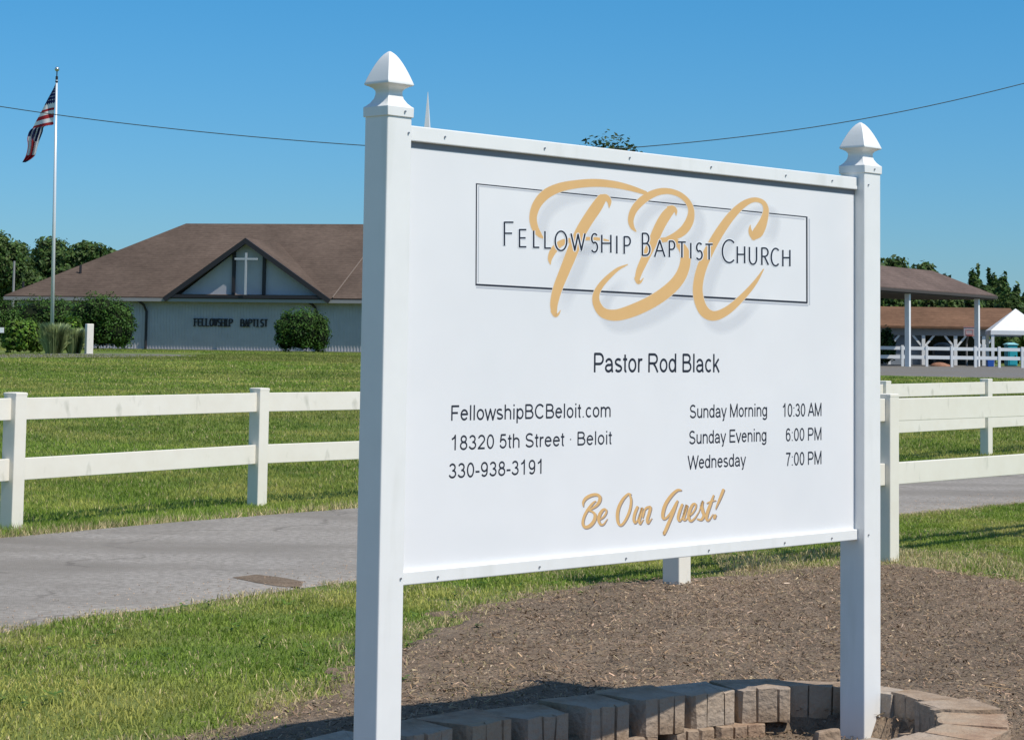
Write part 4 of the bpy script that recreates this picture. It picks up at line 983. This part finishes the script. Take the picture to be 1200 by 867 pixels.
def grass_clump(px0, px1, pyt, pyb, y, label):
    l, r_ = at(px0, pyb, y), at(px1, pyb, y); x0 = (l.x + r_.x) / 2; wd = r_.x - l.x; z = tz(x0, y); top = at((px0 + px1) / 2, pyt, y).z - z
    n = 1500; th = NR.uniform(0, 6.28, n); rad = NR.random(n) ** .6
    bx = np.cos(th) * rad * wd * .3; by = np.sin(th) * rad * wd * .3; L = top * NR.uniform(.35, 1.05, n)
    tipx = bx + np.cos(th) * wd * NR.uniform(.15, .5, n); tipy = by + np.sin(th) * L * .35; s = NR.uniform(.012, .03, n)
    sx, sy = -np.sin(th + 1) * s, np.cos(th + 1) * s; o_ = np.zeros(n)
    midx, midy = bx * .5 + tipx * .5 - 0, by * .5 + tipy * .5
    V = np.stack([np.stack([bx - sx, by - sy, o_], 1), np.stack([bx + sx, by + sy, o_], 1), np.stack([midx + sx, midy + sy, L * .75], 1), np.stack([midx - sx, midy - sy, L * .75], 1),
                  np.stack([tipx, tipy, L * .92], 1)], 1).reshape(-1, 3); i = np.arange(n) * 5
    Fc = np.concatenate([np.stack([i, i + 1, i + 2], 1), np.stack([i, i + 2, i + 3], 1), np.stack([i + 3, i + 2, i + 4], 1)])
    c = np.repeat(np.array([[.36, .43, .20]]) * NR.uniform(.45, 1.4, (n, 1)), 5, 0)
    o = mesh_obj('ornamental_grass', np_mesh('ornamental_grass', V, Fc, 3, c), M_blade); o.location = (x0, y, z)
    tag(o, label, 'ornamental grass')
grass_clump(48, 78, 375, 412, 73, 'pale arching ornamental grass clump at the foot of the flagpole')
grass_clump(76, 98, 382, 412, 73.4, 'second grass clump beside the short white post')
# short white post
q_ = at(104, 411, 73); z = tz(q_.x, 73); m = MB(); m.box(-.12, .12, -.12, .12, -.1, at(104, 379.5, 73).z - z); o = m.build('marker_post', M_fence, bevel=.02); o.location = (q_.x, 73, z); o.rotation_euler = (0, 0, .5)
tag(o, 'short thick white post right of the shrubs by the flagpole', 'post')
a_ = at(-60, 386, 73); b_ = at(4.5, 386, 73); m = MB(); m.box(0, b_.x - a_.x, -.03, .03, -.09, .09); m.box(.1, .25, -.06, .06, -1.2, .12);
o = m.build('white_barrier', M_farwhite); o.location = a_; tag(o, 'white rail end showing at the left edge beside the bushes', 'barrier')

# ------------------------------------------------------------------ trees
TG = 'trees behind the church'
def tpx(name, px, pyt, wpx, y, label, **kw):
    q_ = at(px, 410, y); zt = at(px, pyt, y).z; z = tz(q_.x, y); return tree(name, q_.x, y, zt - z, wpx / F * y, label, **kw)
tpx('leafy_tree', -30, 268, 120, 150, 'dark leafy tree partly cut off by the left edge', seed=11, leaf=.15, n=26000)
tpx('leafy_tree', 14, 277, 90, 158, 'round dark tree left of the flagpole behind the church roof', seed=12, leaf=.15, n=26000)
tpx('leafy_tree', 52, 273, 92, 165, 'tallest dark tree right behind the flagpole', seed=13, leaf=.15, n=28000)
tpx('leafy_tree', 93, 276, 84, 160, 'dark tree just right of the flagpole', seed=14, leaf=.15, n=26000)
tpx('leafy_tree', 122, 284, 60, 170, 'smaller dark tree peeping over the left slope of the church roof', seed=15, leaf=.18)
tpx('leafy_tree', 716, 161, 230, 125, 'tall tree whose top just shows above the sign rail', seed=16, leaf=.17, n=42000, mat=M_leaf)
tpx('leafy_tree', 1046, 294, 90, 150, 'dark round tree behind the canopy roof next to the sign post', seed=17, leaf=.18)
tpx('leafy_tree', 1080, 301, 80, 155, 'dark tree showing over the middle of the canopy roof', seed=18, leaf=.18)
tpx('leafy_tree', 1106, 317, 34, 150, 'small dark tree top behind the canopy roof slope', seed=19, leaf=.18)
for px_, py_, w_, y_, lb, sd in ((1144, 313, 26, 150, 'dark pointed evergreen nearest the end of the canopy roof', 21), (1162, 317, 24, 154, 'narrow evergreen second from the canopy roof end', 22), (1176, 322, 24, 150, 'narrow dark evergreen above the white tent', 23),
                                 (1190, 334, 24, 152, 'short evergreen right of the white tent peak', 24), (1206, 340, 26, 148, 'evergreen cut by the right edge', 25)):
    tpx('evergreen_tree', px_, py_, w_ * 1.9, y_, lb, seed=sd, conifer=True, n=9000, leaf=.17)
tpx('leafy_tree', 1153, 330, 40, 141, 'broad green tree behind the brown pavilion end', seed=26, leaf=.22)
tpx('leafy_tree', 1184, 345, 50, 138, 'low leafy tree directly behind the white tent', seed=27, leaf=.22)
tpx('leafy_tree', 1214, 350, 44, 139, 'low tree at the right edge behind the white tent', seed=28, leaf=.22)
for px_, w_, lb in ((1040, 60, 'low dark tree seen under the canopy beside the sign post'), (1075, 60, 'low dark tree seen under the middle of the canopy'), (1112, 60, 'low dark tree seen under the canopy above the pavilion'), (1140, 50, 'low dark tree under the right end of the canopy')):
    tpx('leafy_tree', px_, 334, w_, 136, lb, seed=60 + px_, leaf=.16)
# pole in front of the trees at the left
q_ = at(15.5, 345, 140); m = MB(); zz = at(15.5, 306, 140).z - tz(q_.x, 140); m.tube([(0, 0, 0), (0, 0, zz)], [.1, .07], 8); o = m.build('light_pole', M_gutter); o.location = (q_.x, 140, tz(q_.x, 140)); tag(o, 'thin grey pole in front of the dark trees at far left', 'pole')

# ------------------------------------------------------------------ right hand buildings
# raised canopy: hipped grey-brown roof carried on tall white posts, running obliquely toward the church
HY = 111.5
A_ = at(1168.5, 346.5, HY); hz = A_.z; HR = math.atan2(-.848, -.53)
hall = empty('entrance_canopy', (A_.x, A_.y, 0), HR, 'raised canopy with grey brown hipped roof on tall white posts, seen right of the sign', 'canopy')
HU = Vector((math.cos(HR), math.sin(HR), 0)); HN = Vector((-HU.y, HU.x, 0))
L_ = 27.0; D_ = 5.1
def hipb(L, D, ez, rz, r0, r1, t=.2):
    b = [(0, 0, ez), (L, 0, ez), (L, -D, ez), (0, -D, ez), (r0, -D / 2, rz), (r1, -D / 2, rz)]
    lo = [(x_, y_, z_ - t) for x_, y_, z_ in b[:4]]
    return b + lo, [(1, 0, 4, 5), (2, 1, 5), (3, 2, 5, 4), (0, 3, 4), (6, 0, 1, 7), (7, 1, 2, 8), (8, 2, 3, 9), (9, 3, 0, 6), (7, 8, 9, 6)]
rzz = hz + 1.22
m = MB(); V_, F_ = hipb(L_, D_, hz, rzz, D_ / 2, L_ - D_ / 2, .12); m.add(V_, F_); hr = m.build('roof', M_roof3, hall)
m = MB(); m.box(-.02, L_ + .02, -.03, .04, hz - .17, hz - .04); m.build('fascia', new_mat('brown_fascia', (.055, .045, .04), .7), hr)
m = MB(); m.box(.05, L_ - .05, -D_ + .05, -.06, hz - .22, hz - .125); m.build('ceiling', new_mat('brown_soffit', (.05, .042, .036), .8), hr)
def along(px_):
    lo, hi = 0., 26.
    for _ in range(40):
        mid = (lo + hi) / 2; P = Vector((A_.x, A_.y, 0)) + HU * mid - HN * .32
        if 600 + P.x / P.y * F > px_ - 3.2: lo = mid
        else: hi = mid
    return mid
xa, xb = along(1149.4), along(1068.3)
for xx in (xa, xb, xb + (xb - xa), xb + 2 * (xb - xa)):
    if xx > L_: continue
    P = Vector((A_.x, A_.y, 0)) + HU * xx; gz = tz(P.x, P.y)
    m = MB(); m.box(xx - .11, xx + .11, -.43, -.21, gz - .1, hz - .2); m.build('post', M_farwhite, hall)

# pavilion
PY = 116.0
pl_, pr_ = at(1000, 360, PY), at(1196, 361, PY); pav = empty('picnic_pavilion', (pl_.x, PY, 0), 0, 'open picnic pavilion with rust brown roof and white braced posts', 'pavilion')
zr = at(1100, 360, PY + 3).z; ze = at(1100, 382.5, PY).z; LL = pr_.x - pl_.x; pgz = tz(pl_.x + 3, PY)
m = MB()
for s_ in (0,):
    m.add([(-.3, -.4, ze), (LL + .2, -.4, ze), (LL + .2, 3.2, zr), (-.3, 3.2, zr), (LL + .2, 6.8, ze), (-.3, 6.8, ze), (-.3, -.4, ze - .12), (LL + .2, -.4, ze - .12), (LL + .2, 6.8, ze - .12), (-.3, 6.8, ze - .12)],
          [(0, 1, 2, 3), (3, 2, 4, 5), (0, 6, 7, 1), (1, 7, 8, 4, 2), (4, 8, 9, 5), (5, 9, 6, 0, 3), (6, 9, 8, 7)])
m.build('roof', M_roof2, pav)
m = MB(); m.box(-.2, LL, -.2, -.05, ze - .50, ze - .13); m.build('beam', new_mat('weathered_beam', (.30, .28, .27), .8), pav)
for px_ in (1000, 1041, 1081.5, 1119, 1152):
    x_ = at(px_, 400, PY).x - pl_.x
    m = MB(); m.box(x_ - .09, x_ + .09, -.2, -.02, pgz - .2, ze - .5); p_ = m.build('post', M_farwhite, pav)
    m = MB()
    for sg in (-1, 1):
        bar(m, (x_ + sg * .09, ze - 1.15), (x_ + sg * .62, ze - .52), .10 * sg, -.16, -.06)
    m.build('brace', M_farwhite, p_)
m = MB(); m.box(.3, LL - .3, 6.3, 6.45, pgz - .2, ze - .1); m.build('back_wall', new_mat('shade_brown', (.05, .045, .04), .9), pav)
x_ = at(1060, 400, PY).x - pl_.x; m = MB(); m.box(x_ - 1.1, x_ + 1.0, .1, .25, pgz - .1, ze - .5); m.build('side_wall', new_mat('blue_grey_board', (.20, .23, .27), .8), pav)
# white pyramid canopy tent
GY = 111.0
q_ = at(1187, 361.7, GY); el = at(1154.3, 387, GY); hx = (q_.x - el.x) * .80; sz_ = tz(q_.x, GY)
she = empty('canopy_tent', (q_.x + .42, GY + 1.2, 0), -.12, 'bright white peaked canopy tent open on all sides at the right edge', 'canopy tent')
m = MB(); hh = hx * 1.22
m.add([(-hh, -hh, el.z), (hh, -hh, el.z), (hh, hh, el.z), (-hh, hh, el.z), (0, 0, q_.z + .03)], [(0, 1, 4), (1, 2, 4), (2, 3, 4), (3, 0, 4)])
m.build('peaked_top', M_farwhite, she)
m = MB()
for (a0, b0), (a1, b1) in (((-hh, -hh), (hh, -hh)), ((hh, -hh), (hh, hh)), ((hh, hh), (-hh, hh)), ((-hh, hh), (-hh, -hh))):
    m.add([(a0, b0, el.z), (a1, b1, el.z), (a1 * 1.005, b1 * 1.005, el.z - .22), (a0 * 1.005, b0 * 1.005, el.z - .22)], [(3, 2, 1, 0)])
m.build('valance', M_farwhite, she)
for a0 in (-1, 1):
    for b0 in (-1, 1):
        m = MB(); m.box(a0 * (hh - .1) - .075, a0 * (hh - .1) + .075, b0 * (hh - .1) - .075, b0 * (hh - .1) + .075, sz_ - .1, el.z - .02); m.build('post', M_farwhite, she)

# teal portable toilet
def toilet(px_, y_, w_, h_, col, label, name='portable_toilet', cat='portable toilet'):
    q_ = at(px_, 410, y_); z = tz(q_.x, y_); root = empty(name, (q_.x, y_, z), .15, label, cat)
    mt = new_mat(name + '_plastic', col, .45); m = MB(); m.box(-w_ / 2, w_ / 2, -w_ / 2, w_ / 2, .05, h_ * .9); m.build('cabin', mt, root, bevel=.04)
    m = MB(); m.sqloft([(w_ / 2 + .04, h_ * .9), (w_ / 2 + .04, h_ * .93), (w_ * .3, h_ * .99), (w_ * .2, h_)]); m.build('roof', new_mat('pale_teal_plastic', (.25, .55, .6), .5), root)
    m = MB(); m.box(-w_ * .34, w_ * .34, -w_ / 2 - .025, -w_ / 2 + .01, .12, h_ * .82); d_ = m.build('door', mt, root)
    m = MB(); m.box(w_ * .2, w_ * .28, -w_ / 2 - .06, -w_ / 2 - .02, h_ * .4, h_ * .48); m.build('handle', M_dark, d_)
toilet(1184.5, 114.6, .55, 1.3, (.02, .34, .42), 'narrow teal cabinet standing under the white canopy tent', 'teal_cabinet', 'cabinet')
q_ = at(1160.5, 412, 110); z = tz(q_.x, 110); m = MB(); m.sqloft([(.13, 0), (.15, .05), (.17, .45), (.19, .46), (.18, .5), (.1, .54)]); o = m.build('blue_bin', new_mat('blue_plastic', (.02, .10, .42), .5), bevel=.02); o.location = (q_.x, 110, z)
tag(o, 'small blue bin by the left post of the white canopy tent', 'bin')
# basketball hoop
y_ = 113.0; q_ = at(1136, 389, y_); z = tz(q_.x, y_); hp = empty('basketball_hoop', (q_.x, y_, z), 0, 'basketball hoop with pale backboard in front of the pavilion', 'basketball hoop')
hz_ = q_.z - z; m = MB(); m.box(-.3, .3, 0, .04, hz_ - .22, hz_ + .25); m.build('backboard', new_mat('backboard_grey', (.35, .33, .36), .5), hp)
m = MB(); 
for b4 in ((-.2, .2, hz_ + .1, hz_ + .13), (-.2, .2, hz_ - .14, hz_ - .11), (-.2, -.17, hz_ - .11, hz_ + .1), (.17, .2, hz_ - .11, hz_ + .1)): m.box(b4[0], b4[1], -.012, 0, b4[2], b4[3])
m.box(-.32, .32, -.02, .05, hz_ + .25, hz_ + .28)
m.build('target_square', new_mat('hoop_pink', (.55, .25, .25), .5), hp)
m = MB(); m.tube([(.25 * math.cos(t_ * .524), -.32 + .25 * math.sin(t_ * .524), hz_ - .2) for t_ in range(13)], .02, 6); m.build('rim', new_mat('rim_red', (.5, .06, .03), .5), hp)
m = MB(); m.tube([(0, .7, 0), (0, .7, hz_ - .6), (0, .05, hz_)], .05, 8); m.build('pole', M_gutter, hp)
# distant fence along the lot
pts = []
for px_, py_ in ((1001, 426), (1029, 426.6), (1057.5, 427.4), (1086, 427.6), (1115.4, 428), (1143, 428.6), (1171, 429.2), (1198, 429.8), (1226, 430.4)):
    q_ = at(px_, py_, 104); pts.append(v3(q_.x, 104))
    pts[-1].z = tz(q_.x, 104)
ranch_fence('ranch_fence', pts, 1.04, [(.40, .57), (.83, .99)], .125, 'distant white two rail fence along the parking lot before the pavilion', rail_th=.05, mat=M_farwhite)
# orange tarp heap + stored equipment behind the far fence
y_ = 107.0; q_ = at(1101, 424, y_); z = tz(q_.x, y_); m = MB(); m.sphere((0, 0, .02), 1, 16, 8, 0, (.48, .4, .22)); m.sphere((.3, .1, .0), 1, 12, 8, 0, (.35, .3, .16)); o = m.build('orange_heap', noise_mat('orange_clay', [(.22, .11, .07), (.34, .18, .12)], 4, .9), smooth_=True)
o.location = (q_.x, y_, z); tag(o, 'low orange tan heap behind the distant fence', 'heap')
y_ = 112.5; q_ = at(1105, 403, y_); z = tz(q_.x, y_)
gr = empty('covered_grill', (q_.x, y_, z), 0, 'grey covered barbecue grill standing under the pavilion', 'grill')
m = MB(); m.sphere((0, 0, .95), 1, 14, 8, 0, (.55, .35, .3)); m.build('lid', new_mat('grill_grey', (.09, .09, .09), .5), gr, smooth_=True)
m = MB(); m.box(-.5, .5, -.3, .3, .35, .92); m.build('cabinet', M_dark, gr, bevel=.03)
for a_ in (-.42, .42): m = MB(); m.box(a_ - .03, a_ + .03, -.25, .25, 0, .36); m.build('leg', M_dark, gr)
# shrubs between the buildings and along the wall
for k_, (p0, p1, yt, lb) in enumerate(((1036, 1062, 346, 'greyish shrub behind the pavilion roof beside the sign post'), (1058, 1078, 349, 'small dark shrub between two lighter ones behind the pavilion roof'), (1072, 1104, 347, 'lightest green bush showing above the pavilion roof'),
                                       (1102, 1126, 350, 'dark bush above the pavilion roof middle'), (1124, 1152, 346, 'dull green shrub above the pavilion roof near its right end'))):
    shrub('garden_shrub', p0, p1, yt, 400, 124.5, lb, M_leaf if k_ in (2, 4) else M_leaf_far, seed=40 + k_, n=5000, leaf=.14)
shrub('garden_shrub', 1030, 1050, 384, 412, 112, 'dark bush at the left end of the pavilion by the sign post', M_leaf_far, seed=50, n=2500, leaf=.1)
